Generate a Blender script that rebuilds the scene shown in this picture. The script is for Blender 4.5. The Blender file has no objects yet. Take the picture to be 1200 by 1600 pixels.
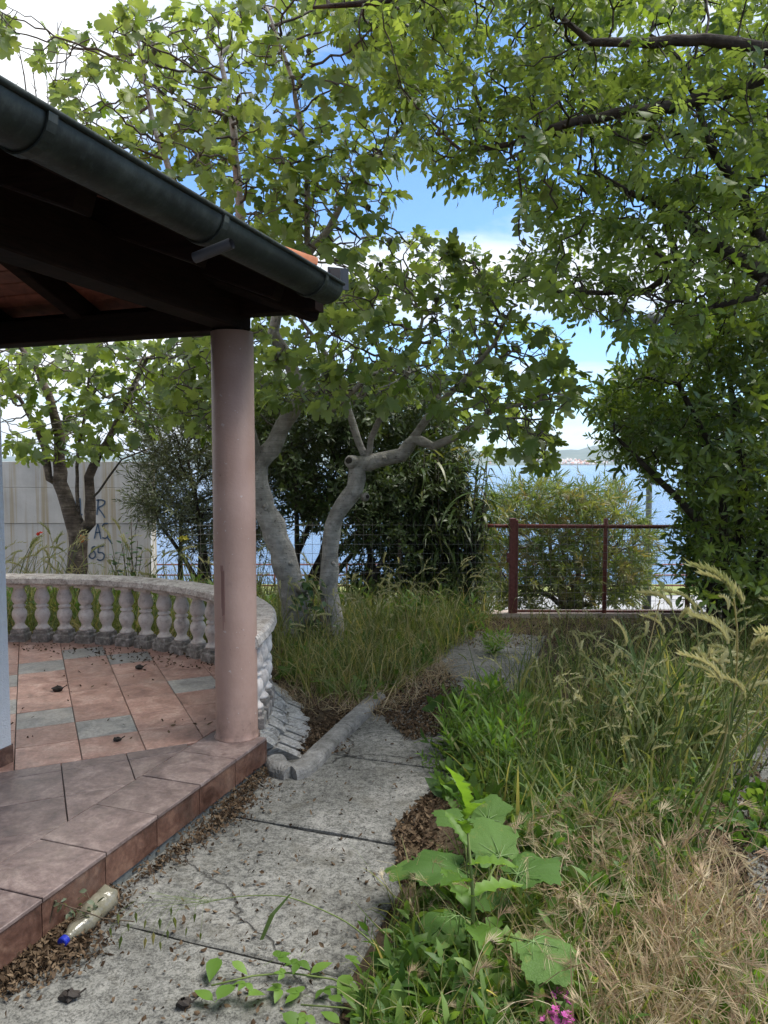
import bpy, math, random
import numpy as np
from mathutils import Vector, Matrix, Euler
import mathutils.noise as mnoise
random.seed(7); rng = np.random.default_rng(7)
SC = bpy.context.scene; COL = SC.collection
PI = math.pi; R = math.radians

# ------------------------------------------------------------ camera, sky, sun, exposure
PITCH, F, H = R(3.65), 1180.0, 1.6
cam = bpy.data.cameras.new("camera"); camo = bpy.data.objects.new("camera", cam); COL.objects.link(camo)
camo.location = (0, 0, H); camo.rotation_euler = (PI/2 - PITCH, 0, 0)
cam.sensor_fit = 'VERTICAL'; cam.sensor_height = 24; cam.lens = 24*F/1600
cam.clip_start = .05; cam.clip_end = 30000
SC.camera = camo
SC.view_settings.view_transform = 'Standard'; SC.view_settings.look = 'None'
SC.view_settings.gamma = 1; SC.view_settings.use_curve_mapping = False
SC.view_settings.exposure = 2.5
SUN_EL, SUN_AZ = R(62), R(78)          # azimuth from +Y towards +X
CLOUD_OFF = (2.3, 7.1, 1.4)
def make_world():
    w = bpy.data.worlds.new("World"); SC.world = w; w.use_nodes = True
    nt = w.node_tree; N = nt.nodes; L = nt.links; N.clear()
    out = N.new('ShaderNodeOutputWorld'); bg = N.new('ShaderNodeBackground'); bg.inputs[1].default_value = .05
    sky = N.new('ShaderNodeTexSky'); sky.sky_type = 'NISHITA'; sky.sun_disc = False
    sky.sun_elevation = SUN_EL; sky.sun_rotation = SUN_AZ; sky.air_density = 1.0; sky.dust_density = .3; sky.ozone_density = 4
    tc = N.new('ShaderNodeTexCoord'); sep = N.new('ShaderNodeSeparateXYZ'); L.new(tc.outputs['Generated'], sep.inputs[0])
    def M(op, a, b):
        m = N.new('ShaderNodeMath'); m.operation = op
        for i, v in enumerate((a, b)):
            if v is None: continue
            if isinstance(v, (int, float)): m.inputs[i].default_value = v
            else: L.new(v, m.inputs[i])
        return m.outputs[0]
    zz = M('ADD', M('MAXIMUM', sep.outputs[2], 0), .16)
    cb = N.new('ShaderNodeCombineXYZ'); L.new(M('DIVIDE', sep.outputs[0], zz), cb.inputs[0]); L.new(M('DIVIDE', sep.outputs[1], zz), cb.inputs[1])
    mp = N.new('ShaderNodeMapping'); mp.inputs[1].default_value = CLOUD_OFF; mp.inputs[3].default_value = (.75, 1.1, 1); L.new(cb.outputs[0], mp.inputs[0])
    n = N.new('ShaderNodeTexNoise'); n.inputs['Scale'].default_value = 1.0; n.inputs['Detail'].default_value = 9; n.inputs['Roughness'].default_value = .55; n.inputs['Distortion'].default_value = .5
    L.new(mp.outputs[0], n.inputs['Vector'])
    rp = N.new('ShaderNodeValToRGB'); rp.color_ramp.elements[0].position = .41; rp.color_ramp.elements[1].position = .60
    zr = N.new('ShaderNodeValToRGB'); e = zr.color_ramp.elements
    for k_, (p_, c_) in enumerate([(0, .40), (.16, .42), (.235, .60), (.275, .48), (.33, .32), (.42, .42), (.52, .54), (1, .56)]):
        q_ = e[k_] if k_ < 2 else e.new(p_); q_.position = p_; q_.color = (c_, c_, c_, 1)
    L.new(sep.outputs[2], zr.inputs[0])
    bias = M('SUBTRACT', zr.outputs[0], .5); left = M('MULTIPLY', M('MAXIMUM', M('MULTIPLY', sep.outputs[0], -1.), 0), .45)
    L.new(M('ADD', M('ADD', n.outputs[0], bias), left), rp.inputs[0])
    n2 = N.new('ShaderNodeTexNoise'); n2.inputs['Scale'].default_value = 2.4; n2.inputs['Detail'].default_value = 6; L.new(mp.outputs[0], n2.inputs['Vector'])
    r2 = N.new('ShaderNodeValToRGB'); r2.color_ramp.elements[0].color = (3.5, 3.75, 4.15, 1); r2.color_ramp.elements[1].color = (5.3, 5.4, 5.5, 1)
    r2.color_ramp.elements[0].position = .3; r2.color_ramp.elements[1].position = .7
    L.new(n2.outputs[0], r2.inputs[0])
    mx = N.new('ShaderNodeMixRGB'); L.new(rp.outputs[0], mx.inputs[0]); tn = N.new('ShaderNodeMixRGB'); tn.blend_type = 'MULTIPLY'; tn.inputs[0].default_value = 1; tn.inputs[2].default_value = (.66, .80, .93, 1); L.new(sky.outputs[0], tn.inputs[1]); L.new(tn.outputs[0], mx.inputs[1]); L.new(r2.outputs[0], mx.inputs[2])
    L.new(mx.outputs[0], bg.inputs[0]); L.new(bg.outputs[0], out.inputs[0])
make_world()
sl = bpy.data.lights.new("sun", 'SUN'); sl.energy = 1.25; sl.angle = R(35); sl.color = (1, .955, .88)
so = bpy.data.objects.new("sun", sl); COL.objects.link(so)
sd = Vector((math.sin(SUN_AZ)*math.cos(SUN_EL), math.cos(SUN_AZ)*math.cos(SUN_EL), math.sin(SUN_EL)))
so.rotation_euler = sd.to_track_quat('Z', 'Y').to_euler(); so.location = (0, 0, 30)
cy = SC.cycles
cy.max_bounces = 7; cy.diffuse_bounces = 4; cy.glossy_bounces = 2; cy.transmission_bounces = 4; cy.transparent_max_bounces = 6; cy.volume_bounces = 0
cy.use_denoising = True; cy.sample_clamp_indirect = 6
try: cy.denoiser = 'OPENIMAGEDENOISE'
except Exception: pass

# ------------------------------------------------------------ projection helpers (points of the photograph -> places)
def ray(px, py):
    u = (px-600)/F; v = (800-py)/F
    return u, math.cos(PITCH)+v*math.sin(PITCH), -math.sin(PITCH)+v*math.cos(PITCH)
def G(px, py, z=0.):
    d = ray(px, py); t = (z-H)/d[2]; return Vector((d[0]*t, d[1]*t, z))
def A(px, py, Y):
    d = ray(px, py); t = Y/d[1]; return Vector((d[0]*t, Y, H+d[2]*t))
def proj(P):                                   # (n,3) -> px, py, depth
    P = np.asarray(P, float); x = P[:, 0]; y = P[:, 1]; z = P[:, 2]-H
    dep = y*math.cos(PITCH)-z*math.sin(PITCH); up = y*math.sin(PITCH)+z*math.cos(PITCH)
    dd = np.maximum(dep, .05)
    return 600+F*x/dd, 800-F*up/dd, dep
# house frame: origin at the terrace corner, d along the step edge (away), n outwards
C0 = Vector((-.62, 3.874, 0)); D = Vector((.3275, .9449, 0)); Nn = Vector((.9449, -.3275, 0))
def HF(n, s, z=0.): return C0 + Nn*n + D*s + Vector((0, 0, z))
HROT = math.atan2(-.3275, .9449)                # rotation that turns +X into n
TZ = .17                                        # terrace height

# ------------------------------------------------------------ object helpers
def tag(o, label=None, cat=None, group=None, kind=None):
    if label: o['label'] = label
    if cat: o['category'] = cat
    if group: o['group'] = group
    if kind: o['kind'] = kind
    return o
def empty(name, loc, label, cat, group=None, kind=None):
    o = bpy.data.objects.new(name, None); COL.objects.link(o); o.location = loc; o.empty_display_size = .1
    return tag(o, label, cat, group, kind)
PW = {}
def link(name, me, parent=None, mat=None):
    o = bpy.data.objects.new(name, me); COL.objects.link(o); mat = mat if mat is not None else Matrix.Identity(4)
    o.matrix_basis = mat; PW[o.name] = mat.copy()
    if parent is not None:
        o.parent = parent; o.matrix_parent_inverse = (PW[parent.name] if parent.name in PW else Matrix.Translation(parent.location)).inverted()
    return o
class MB:
    """collects geometry in world space, then links it as ONE mesh object"""
    def __init__(s): s.v = []; s.f = []; s.n = 0; s.chunks = []
    def raw(s, vs, fs):
        b = s.n; s.v.extend([tuple(p) for p in vs]); s.f.extend([[i+b for i in f] for f in fs]); s.n += len(vs)
    def box(s, c, size, rot=0, M=None):
        x, y, z = [q/2 for q in size]
        P = [Vector((a, b, e)) for e in (-z, z) for b in (-y, y) for a in (-x, x)]
        m = M if M is not None else Matrix.Translation(Vector(c)) @ Matrix.Rotation(rot, 4, 'Z')
        s.raw([m @ p for p in P], [(0,2,3,1), (4,5,7,6), (0,1,5,4), (2,6,7,3), (0,4,6,2), (1,3,7,5)])
    def beam(s, a, b, w, h, up=Vector((0, 0, 1)), bev=.0):
        a = Vector(a); b = Vector(b); t = (b-a).normalized(); sd_ = t.cross(up).normalized(); u = sd_.cross(t).normalized()
        prof = [(-w/2+bev, -h/2), (w/2-bev, -h/2), (w/2, -h/2+bev), (w/2, h/2-bev), (w/2-bev, h/2), (-w/2+bev, h/2), (-w/2, h/2-bev), (-w/2, -h/2+bev)] if bev else [(-w/2, -h/2), (w/2, -h/2), (w/2, h/2), (-w/2, h/2)]
        k = len(prof)
        vs = [p + sd_*x + u*y for p in (a, b) for x, y in prof]
        s.raw(vs, [(i, (i+1) % k, (i+1) % k+k, i+k) for i in range(k)] + [tuple(range(k))[::-1], tuple(range(k, 2*k))])
    def tube(s, pts, rad, k=8, cap=True, jit=0.):
        pts = [Vector(p) for p in pts]; n = len(pts)
        if isinstance(rad, (int, float)): rad = [rad]*n
        ref = Vector((.31, .87, .12)).normalized(); vs = []
        prev = None
        for i, p in enumerate(pts):
            t = (pts[min(i+1, n-1)]-pts[max(i-1, 0)])
            t = t.normalized() if t.length > 1e-9 else Vector((0, 0, 1))
            if prev is None:
                a = t.cross(ref); a = a.normalized() if a.length > .05 else t.cross(Vector((1, 0, 0))).normalized()
            else:
                a = prev - t*prev.dot(t); a = a.normalized() if a.length > 1e-6 else t.cross(ref).normalized()
            prev = a; b = t.cross(a)
            for j in range(k):
                q = 2*PI*j/k; r = rad[i]*(1+(random.uniform(-jit, jit) if jit else 0)); vs.append(p+(a*math.cos(q)+b*math.sin(q))*r)
        fs = [(i*k+j, i*k+(j+1) % k, (i+1)*k+(j+1) % k, (i+1)*k+j) for i in range(n-1) for j in range(k)]
        if cap: fs += [tuple(range(k))[::-1], tuple(range((n-1)*k, n*k))]
        s.raw(vs, fs)
    def lathe(s, prof, c, k=20):
        c = Vector(c); vs = [c+Vector((r*math.cos(2*PI*j/k), r*math.sin(2*PI*j/k), z)) for r, z in prof for j in range(k)]
        n = len(prof)
        s.raw(vs, [(i*k+j, i*k+(j+1) % k, (i+1)*k+(j+1) % k, (i+1)*k+j) for i in range(n-1) for j in range(k)] + [tuple(range(k))[::-1], tuple(range((n-1)*k, n*k))])
    def prism(s, poly, z0, z1, inset=0.):
        """poly of 2-d points, counter-clockwise; the top edge is drawn in by inset"""
        k = len(poly); cx = sum(p[0] for p in poly)/k; cy_ = sum(p[1] for p in poly)/k
        def ins(p):
            dx, dy = p[0]-cx, p[1]-cy_; l = math.hypot(dx, dy) or 1; q = max(0, 1-inset*1.4/l); return (cx+dx*q, cy_+dy*q)
        zm = z1-inset
        vs = [(p[0], p[1], z0) for p in poly]+[(p[0], p[1], zm) for p in poly]
        fs = [(i, (i+1) % k, (i+1) % k+k, i+k) for i in range(k)]
        if inset:
            vs += [ins(p)+(z1,) for p in poly]; fs += [(i+k, (i+1) % k+k, (i+1) % k+2*k, i+2*k) for i in range(k)]; fs.append(tuple(range(2*k, 3*k)))
        else: fs.append(tuple(range(k, 2*k)))
        s.raw(vs, fs)
    def mesh(s, name, mats, smooth=False, origin=None):
        me = bpy.data.meshes.new(name); o = Vector(origin or (0, 0, 0))
        me.from_pydata([(p[0]-o.x, p[1]-o.y, p[2]-o.z) for p in s.v], [], s.f)
        for m in (mats if isinstance(mats, (list, tuple)) else [mats]): me.materials.append(m)
        if smooth: me.polygons.foreach_set('use_smooth', [True]*len(me.polygons))
        me.update(); return me
    def build(s, name, mats, parent=None, smooth=False, at=True):
        V_ = np.array([tuple(p) for p in s.v]); c = Vector(V_.mean(0)); c.z = V_[:, 2].min()
        return link(name, s.mesh(name, mats, smooth, c), parent, Matrix.Translation(c))

def fast_mesh(name, V_, loops, sizes, mats, rnd=None, smooth=False, midx=None):
    me = bpy.data.meshes.new(name)
    V_ = np.ascontiguousarray(V_, np.float32); loops = np.ascontiguousarray(loops, np.int32); sizes = np.asarray(sizes, np.int32)
    me.vertices.add(len(V_)); me.vertices.foreach_set('co', V_.ravel())
    me.loops.add(len(loops)); me.loops.foreach_set('vertex_index', loops)
    me.polygons.add(len(sizes)); st = np.zeros(len(sizes), np.int32); st[1:] = np.cumsum(sizes)[:-1]
    me.polygons.foreach_set('loop_start', st)
    try: me.polygons.foreach_set('loop_total', sizes)
    except Exception: pass
    if smooth: me.polygons.foreach_set('use_smooth', np.ones(len(sizes), bool))
    if midx is not None: me.polygons.foreach_set('material_index', np.asarray(midx, np.int32))
    for m in (mats if isinstance(mats, (list, tuple)) else [mats]): me.materials.append(m)
    me.update(calc_edges=True)
    if rnd is not None:
        at = me.attributes.new('rnd', 'FLOAT', 'POINT'); at.data.foreach_set('value', np.ascontiguousarray(rnd, np.float32))
    return me
class Tpl:
    """a small template (leaf, sprig, blade) to be stamped many times"""
    def __init__(s, vs, fs, mi=None):
        s.v = np.array(vs, float); s.fs = fs; s.l = np.array([i for f in fs for i in f], int); s.s = np.array([len(f) for f in fs], int)
        s.mi = mi or [0]*len(fs)
    def mesh(s, name, mats, smooth=True): return fast_mesh(name, s.v, s.l, s.s, mats, smooth=smooth, midx=s.mi)
def stamp(tpls, which, Ms, Ps):
    """tpls: list of Tpl; which: index per instance; Ms (m,3,3) incl. scale, columns = axes; Ps (m,3)"""
    VV = []; LL = []; SS = []; RR = []; MM = []; base = 0
    which = np.asarray(which)
    for t, T in enumerate(tpls):
        ix = np.nonzero(which == t)[0]
        if not len(ix): continue
        v = np.einsum('mij,nj->mni', Ms[ix], T.v)+Ps[ix][:, None, :]
        m, n = v.shape[:2]; VV.append(v.reshape(-1, 3))
        LL.append((T.l[None, :]+(base+np.arange(m)*n)[:, None]).ravel()); SS.append(np.tile(T.s, m)); MM.append(np.tile(T.mi, m))
        RR.append(np.repeat(rng.random(m)*.999, n)); base += m*n
    return np.concatenate(VV), np.concatenate(LL), np.concatenate(SS), np.concatenate(RR), np.concatenate(MM)
def stuff_mesh(name, tpls, which, Ms, Ps, mats, smooth=True):
    V_, l, s, r, mi = stamp(tpls, which, Ms, Ps); return fast_mesh(name, V_, l, s, mats, r, smooth, mi)
def frames(Y, Z, S):
    """leaf axis Y, normal hint Z, scale S -> (m,3,3)"""
    Y = Y/np.linalg.norm(Y, axis=1)[:, None]; X = np.cross(Y, Z); X /= np.linalg.norm(X, axis=1)[:, None]+1e-9
    Zc = np.cross(X, Y); M = np.stack([X, Y, Zc], axis=2); S = np.asarray(S, float)
    return M*(S[:, None, None] if S.ndim == 1 else S[:, None, :])
def unit(v): return v/(np.linalg.norm(v, axis=-1, keepdims=True)+1e-9)

# ------------------------------------------------------------ materials
class NT:
    def __init__(s, name):
        s.m = bpy.data.materials.new(name); s.m.use_nodes = True; s.t = s.m.node_tree; s.N = s.t.nodes; s.L = s.t.links
        s.b = s.N['Principled BSDF']; s.out = s.N['Material Output']
    def new(s, t, **k):
        n = s.N.new(t)
        for a, v in k.items(): setattr(n, a, v)
        return n
    def set(s, sock, v):
        if isinstance(v, bpy.types.NodeSocket): s.L.new(v, sock)
        elif v is not None: sock.default_value = v if not isinstance(v, tuple) or len(v) != 3 or sock.type == 'VECTOR' else v+(1,)
    def coord(s, kind='Object', sc=(1, 1, 1)):
        tc = s.new('ShaderNodeTexCoord'); mp = s.new('ShaderNodeMapping'); mp.inputs[3].default_value = sc
        s.L.new(tc.outputs[kind], mp.inputs[0]); return mp.outputs[0]
    def geo(s, sc=(1, 1, 1)):
        g = s.new('ShaderNodeNewGeometry'); mp = s.new('ShaderNodeMapping'); mp.inputs[3].default_value = sc
        s.L.new(g.outputs['Position'], mp.inputs[0]); return mp.outputs[0]
    def noise(s, vec, scale, detail=4, rough=.55, dist=0):
        n = s.new('ShaderNodeTexNoise'); s.L.new(vec, n.inputs['Vector']); n.inputs['Scale'].default_value = scale
        n.inputs['Detail'].default_value = detail; n.inputs['Roughness'].default_value = rough; n.inputs['Distortion'].default_value = dist; return n.outputs[0]
    def ramp(s, f, stops, interp='LINEAR'):
        r = s.new('ShaderNodeValToRGB'); e = r.color_ramp.elements; r.color_ramp.interpolation = interp
        while len(e) < len(stops): e.new(.5)
        for q, (p, c) in zip(e, stops): q.position = p; q.color = (c, c, c, 1) if isinstance(c, (int, float)) else tuple(c)+(1,)
        s.L.new(f, r.inputs[0]); return r.outputs[0]
    def mix(s, f, a, b, mode='MIX'):
        m = s.new('ShaderNodeMixRGB', blend_type=mode); s.set(m.inputs[0], f); s.set(m.inputs[1], a); s.set(m.inputs[2], b); return m.outputs[0]
    def math(s, op, a, b=None):
        m = s.new('ShaderNodeMath', operation=op); s.set(m.inputs[0], a)
        if b is not None: s.set(m.inputs[1], b)
        return m.outputs[0]
    def bump(s, h, strength=.3, dist=.01):
        b = s.new('ShaderNodeBump'); b.inputs['Strength'].default_value = strength; b.inputs['Distance'].default_value = dist
        s.L.new(h, b.inputs['Height']); s.L.new(b.outputs[0], s.b.inputs['Normal']); return b
    def fin(s, col=None, rough=None, metal=None, spec=None):
        s.set(s.b.inputs['Base Color'], col); s.set(s.b.inputs['Roughness'], rough); s.set(s.b.inputs['Metallic'], metal)
        if spec is not None: s.b.inputs['Specular IOR Level'].default_value = spec
        return s.m
def rnd_of(n):
    a = n.new('ShaderNodeAttribute', attribute_name='rnd'); oi = n.new('ShaderNodeObjectInfo')
    return n.math('FRACT', n.math('ADD', a.outputs['Fac'], oi.outputs['Random']))
def leafmat(name, cols, trans=.4, rough=.45, spec=.35, back=None, tcol=None, relief=0):
    n = NT(name); r = rnd_of(n)
    st = [(i/(len(cols)-1), c) for i, c in enumerate(cols)]
    c = n.ramp(r, st)
    no = n.noise(n.geo(), 30, 3); c = n.mix(n.math('MULTIPLY', no, .35), c, n.mix(1, c, (.62, .72, .5), 'MULTIPLY'))
    if back:
        g = n.new('ShaderNodeNewGeometry'); c = n.mix(n.math('MULTIPLY', g.outputs['Backfacing'], back), c, n.mix(.6, c, (.2, .25, .16)))
    if relief:
        v = n.new('ShaderNodeTexVoronoi', feature='DISTANCE_TO_EDGE'); v.inputs['Scale'].default_value = 120; n.L.new(n.geo(), v.inputs['Vector']); e_ = n.ramp(v.outputs['Distance'], [(0, 0), (.12, 1)]); n.bump(e_, relief, .004)
        c = n.mix(n.math('MULTIPLY', n.ramp(v.outputs['Distance'], [(0, 1), (.05, 0)]), .16), c, (.13, .20, .06)); sp = n.ramp(n.noise(n.geo(), 22, 5, .7), [(.60, 0), (.70, .7)]); c = n.mix(sp, c, (.16, .17, .04))
    n.fin(c, rough, 0, spec)
    t = n.new('ShaderNodeBsdfTranslucent'); n.L.new(n.mix(1, c, tcol or (2.4, 2.25, .9), 'MULTIPLY'), t.inputs[0])
    mx = n.new('ShaderNodeMixShader'); mx.inputs[0].default_value = trans
    n.L.new(n.b.outputs[0], mx.inputs[1]); n.L.new(t.outputs[0], mx.inputs[2]); n.L.new(mx.outputs[0], n.out.inputs[0])
    return n.m
def barkmat(name, c0, c1, c2, ring=1., sc=1.):
    n = NT(name); g = n.geo((1, 1, 1)); a = n.noise(g, 9*sc, 6, .6); st = n.noise(n.geo((3, 3, 40)), 1.4, 3, .6, 1.)
    col = n.ramp(a, [(.25, c0), (.5, c1), (.75, c2)]); col = n.mix(n.math('MULTIPLY', n.ramp(st, [(.42, 0), (.62, 1)]), .45*ring), col, tuple(x*.45 for x in c0))
    big_ = n.noise(n.geo((1, 1, .6)), 16*sc, 3, .5, .8); sp = n.ramp(n.noise(n.geo((1, 1, 2)), 42, 2, .4), [(.66, 0), (.72, 1)]); col = n.mix(n.math('MULTIPLY', sp, .6), col, tuple(x*.35 for x in c0)); lich = n.ramp(n.noise(g, 5.5*sc, 6, .7), [(.56, 0), (.68, .45)]); col = n.mix(lich, col, tuple(min(.6, x*1.35) for x in c2))
    h = n.math('ADD', n.math('ADD', n.math('MULTIPLY', a, .6), n.math('MULTIPLY', st, .7*ring)), n.math('SUBTRACT', big_, n.math('MULTIPLY', sp, .5))); n.bump(h, .9, .022)
    return n.fin(col, .85, 0, .2)
m = {}
def M_build():
    # concrete path
    n = NT('path_concrete'); g = n.geo(); oi = n.new('ShaderNodeObjectInfo')
    a = n.noise(g, 2.2, 8, .65, .3); b = n.math('ADD', n.math('MULTIPLY', n.noise(g, 110, 5, .8), .6), n.math('MULTIPLY', n.noise(g, 26, 5, .7), .4)); c = n.noise(g, 9, 5, .6)
    col = n.ramp(a, [(.28, (.065, .065, .06)), (.5, (.155, .155, .145)), (.72, (.285, .28, .265))])
    col = n.mix(n.ramp(c, [(.36, .75), (.6, 0)]), col, (.13, .13, .12)); col = n.mix(.75, col, n.ramp(b, [(.42, (.18, .18, .18)), (.56, (1.5, 1.5, 1.5))]), 'MULTIPLY')
    mo = n.noise(n.geo(), 4.5, 6, .7); col = n.mix(n.ramp(mo, [(.52, 0), (.68, .6)]), col, (.075, .07, .055))
    v = n.new('ShaderNodeTexVoronoi', feature='DISTANCE_TO_EDGE'); v.inputs['Scale'].default_value = .42
    wv = n.new('ShaderNodeVectorMath', operation='ADD'); nn = n.new('ShaderNodeTexNoise'); nn.inputs['Scale'].default_value = 6; nn.inputs['Detail'].default_value = 5
    sc_ = n.new('ShaderNodeVectorMath', operation='SCALE'); sc_.inputs['Scale'].default_value = .22
    n.L.new(g, nn.inputs['Vector']); n.L.new(nn.outputs['Color'], sc_.inputs[0]); n.L.new(g, wv.inputs[0]); n.L.new(sc_.outputs[0], wv.inputs[1]); n.L.new(wv.outputs[0], v.inputs['Vector'])
    cr = n.ramp(v.outputs['Distance'], [(.0, 1), (.004, 0)]); col = n.mix(n.math('MULTIPLY', cr, .7), col, (.035, .033, .03))
    h = n.math('SUBTRACT', n.math('ADD', n.math('MULTIPLY', b, .5), c), n.math('MULTIPLY', cr, 1.5)); n.bump(h, .7, .01); m['path'] = n.fin(col, .92, 0, .2)
    # soil
    n = NT('soil'); g = n.geo(); a = n.noise(g, 5, 8, .7); b = n.noise(g, 60, 6, .75)
    col = n.ramp(a, [(.3, (.045, .034, .024)), (.55, (.10, .075, .05)), (.75, (.17, .13, .09))]); col = n.mix(.6, col, n.ramp(b, [(.3, (.3, .3, .3)), (.7, (1.3, 1.3, 1.3))]), 'MULTIPLY')
    n.bump(n.math('ADD', a, b), .8, .03); m['soil'] = n.fin(col, .95, 0, .1)
    # terrace tiles
    def tile(name, stops, rough=.36):
        n = NT(name); oi = n.new('ShaderNodeObjectInfo'); g = n.geo(); off = n.new('ShaderNodeVectorMath', operation='ADD')
        cx = n.new('ShaderNodeCombineXYZ'); n.L.new(n.math('MULTIPLY', oi.outputs['Random'], 30.), cx.inputs[0]); n.L.new(g, off.inputs[0]); n.L.new(cx.outputs[0], off.inputs[1])
        a = n.noise(off.outputs[0], 7, 8, .68, .8); b = n.noise(off.outputs[0], 55, 5, .7)
        col = n.ramp(a, stops); col = n.mix(.45, col, n.ramp(b, [(.36, (.42, .4, .38)), (.64, (1.25, 1.25, 1.25))]), 'MULTIPLY')
        br = n.new('ShaderNodeHueSaturation'); n.L.new(col, br.inputs['Color']); n.L.new(n.math('ADD', n.math('MULTIPLY', oi.outputs['Random'], .3), .85), br.inputs['Value'])
        d = n.noise(g, 3.2, 6, .7); col = n.mix(n.ramp(d, [(.5, 0), (.75, .4)]), br.outputs[0], (.20, .17, .14))
        n.bump(n.math('ADD', n.math('MULTIPLY', a, 1.2), n.math('MULTIPLY', b, .35)), .35, .006)
        return n.fin(col, n.ramp(a, [(.3, rough-.08), (.7, rough+.18)]), 0, .45)
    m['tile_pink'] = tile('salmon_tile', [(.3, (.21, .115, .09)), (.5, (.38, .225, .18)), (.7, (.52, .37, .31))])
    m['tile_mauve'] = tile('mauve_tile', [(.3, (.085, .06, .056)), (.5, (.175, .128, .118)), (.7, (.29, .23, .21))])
    m['tile_grey'] = tile('grey_tile', [(.3, (.17, .165, .16)), (.5, (.30, .295, .28)), (.7, (.43, .41, .375))])
    m['tile_rust'] = tile('rust_tile', [(.3, (.045, .022, .016)), (.5, (.11, .056, .04)), (.7, (.22, .13, .09))], .4)
    n = NT('grout'); a = n.noise(n.geo(), 30, 4); m['grout'] = n.fin(n.ramp(a, [(.3, (.13, .115, .10)), (.7, (.24, .215, .19))]), .9)
    n = NT('mortar'); a = n.noise(n.geo(), 25, 6, .7); n.bump(a, .6, .01); m['mortar'] = n.fin(n.ramp(a, [(.3, (.07, .08, .08)), (.7, (.18, .195, .19))]), .9)
    # column paint
    n = NT('column_paint'); g = n.geo(); a = n.noise(g, 3, 6, .6); b = n.noise(n.geo((14, 14, .7)), 1, 5, .7); c = n.noise(g, 90, 2)
    col = n.ramp(a, [(.3, (.36, .225, .178)), (.7, (.46, .305, .25))]); col = n.mix(n.ramp(b, [(.6, 0), (.8, .35)]), col, (.24, .11, .09))
    v = n.noise(g, 45, 2, .4); col = n.mix(n.ramp(v, [(.73, 0), (.76, .6)]), col, (.2, .12, .1))
    w = n.noise(g, 38, 3, .5); col = n.mix(n.ramp(w, [(.70, 0), (.715, .7)]), col, (.55, .47, .43)); sz_ = n.new('ShaderNodeSeparateXYZ'); n.L.new(n.new('ShaderNodeNewGeometry').outputs['Position'], sz_.inputs[0]); low = n.math('MULTIPLY', n.ramp(sz_.outputs[2], [(.17, 1), (.42, 0)]), n.ramp(n.noise(g, 11, 6, .7), [(.4, 0), (.65, .8)])); col = n.mix(low, col, (.13, .085, .065))
    n.bump(n.math('ADD', n.math('ADD', a, n.math('MULTIPLY', w, .4)), n.math('MULTIPLY', c, .3)), .5, .006); m['column'] = n.fin(col, .5, 0, .4)
    n = NT('drip_stain'); m['stain'] = n.fin((.26, .14, .115), .5)
    n = NT('white_wall'); a = n.noise(n.geo(), 120, 3, .7); n.bump(a, .9, .008); m['wallwhite'] = n.fin((.62, .63, .64), .9)
    # balustrade
    n = NT('baluster_paint'); g = n.geo(); a = n.noise(g, 14, 8, .7); z = n.new('ShaderNodeSeparateXYZ'); n.L.new(n.new('ShaderNodeNewGeometry').outputs['Position'], z.inputs[0])
    col = n.ramp(a, [(.32, (.36, .31, .28)), (.48, (.64, .575, .53)), (.7, (.76, .71, .67))]); b = n.noise(g, 50, 5, .7)
    col = n.mix(n.ramp(b, [(.55, 0), (.7, .45)]), col, (.25, .22, .19)); n.bump(n.math('ADD', a, b), .3, .004); m['balust'] = n.fin(col, .8, 0, .25)
    n = NT('baluster_foot'); a = n.noise(n.geo(), 25, 7, .7); n.bump(a, .6, .006); m['foot'] = n.fin(n.ramp(a, [(.3, (.09, .08, .07)), (.5, (.22, .20, .18)), (.68, (.48, .44, .41))]), .9)
    n = NT('rail_stone'); g = n.geo(); a = n.noise(g, 11, 8, .75); b = n.noise(g, 70, 5, .7); col = n.ramp(a, [(.3, (.17, .145, .125)), (.48, (.46, .41, .37)), (.7, (.70, .65, .60))])
    col = n.mix(n.ramp(b, [(.5, 0), (.64, .7)]), col, (.12, .11, .095)); n.bump(n.math('ADD', a, b), .6, .006); m['rail'] = n.fin(col, .88, 0, .2)
    n = NT('white_stone'); g = n.geo(); a = n.noise(g, 9, 8, .75); b = n.noise(n.geo((5, 5, 26)), 3, 6, .75, 1.5); col = n.ramp(n.math('MULTIPLY', n.math('ADD', a, b), .5), [(.34, (.10, .095, .085)), (.46, (.32, .31, .29)), (.58, (.60, .59, .565))])
    n.bump(n.math('ADD', a, b), .9, .025); m['stone'] = n.fin(col, .85, 0, .25)
    n = NT('kerb_concrete'); g = n.geo(); a = n.noise(g, 8, 8, .7); b = n.noise(g, 80, 4, .7); col = n.ramp(a, [(.3, (.10, .098, .09)), (.55, (.24, .235, .225)), (.75, (.37, .36, .34))])
    col = n.mix(n.ramp(b, [(.5, 0), (.68, .6)]), col, (.07, .07, .06)); n.bump(n.math('ADD', a, b), .6, .008); m['kerb'] = n.fin(col, .9, 0, .2)
    # timber of the roof
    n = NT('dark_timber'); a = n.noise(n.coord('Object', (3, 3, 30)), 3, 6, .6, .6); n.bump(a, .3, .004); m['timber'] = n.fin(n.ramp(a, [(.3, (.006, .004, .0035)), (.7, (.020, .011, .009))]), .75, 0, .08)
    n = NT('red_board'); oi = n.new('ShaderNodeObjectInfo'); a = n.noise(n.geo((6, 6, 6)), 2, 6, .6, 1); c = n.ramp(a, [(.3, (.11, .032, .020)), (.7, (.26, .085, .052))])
    hs = n.new('ShaderNodeHueSaturation'); n.L.new(c, hs.inputs['Color']); n.L.new(n.math('ADD', n.math('MULTIPLY', oi.outputs['Random'], .6), .7), hs.inputs['Value']); m['board'] = n.fin(hs.outputs[0], .55)
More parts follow.
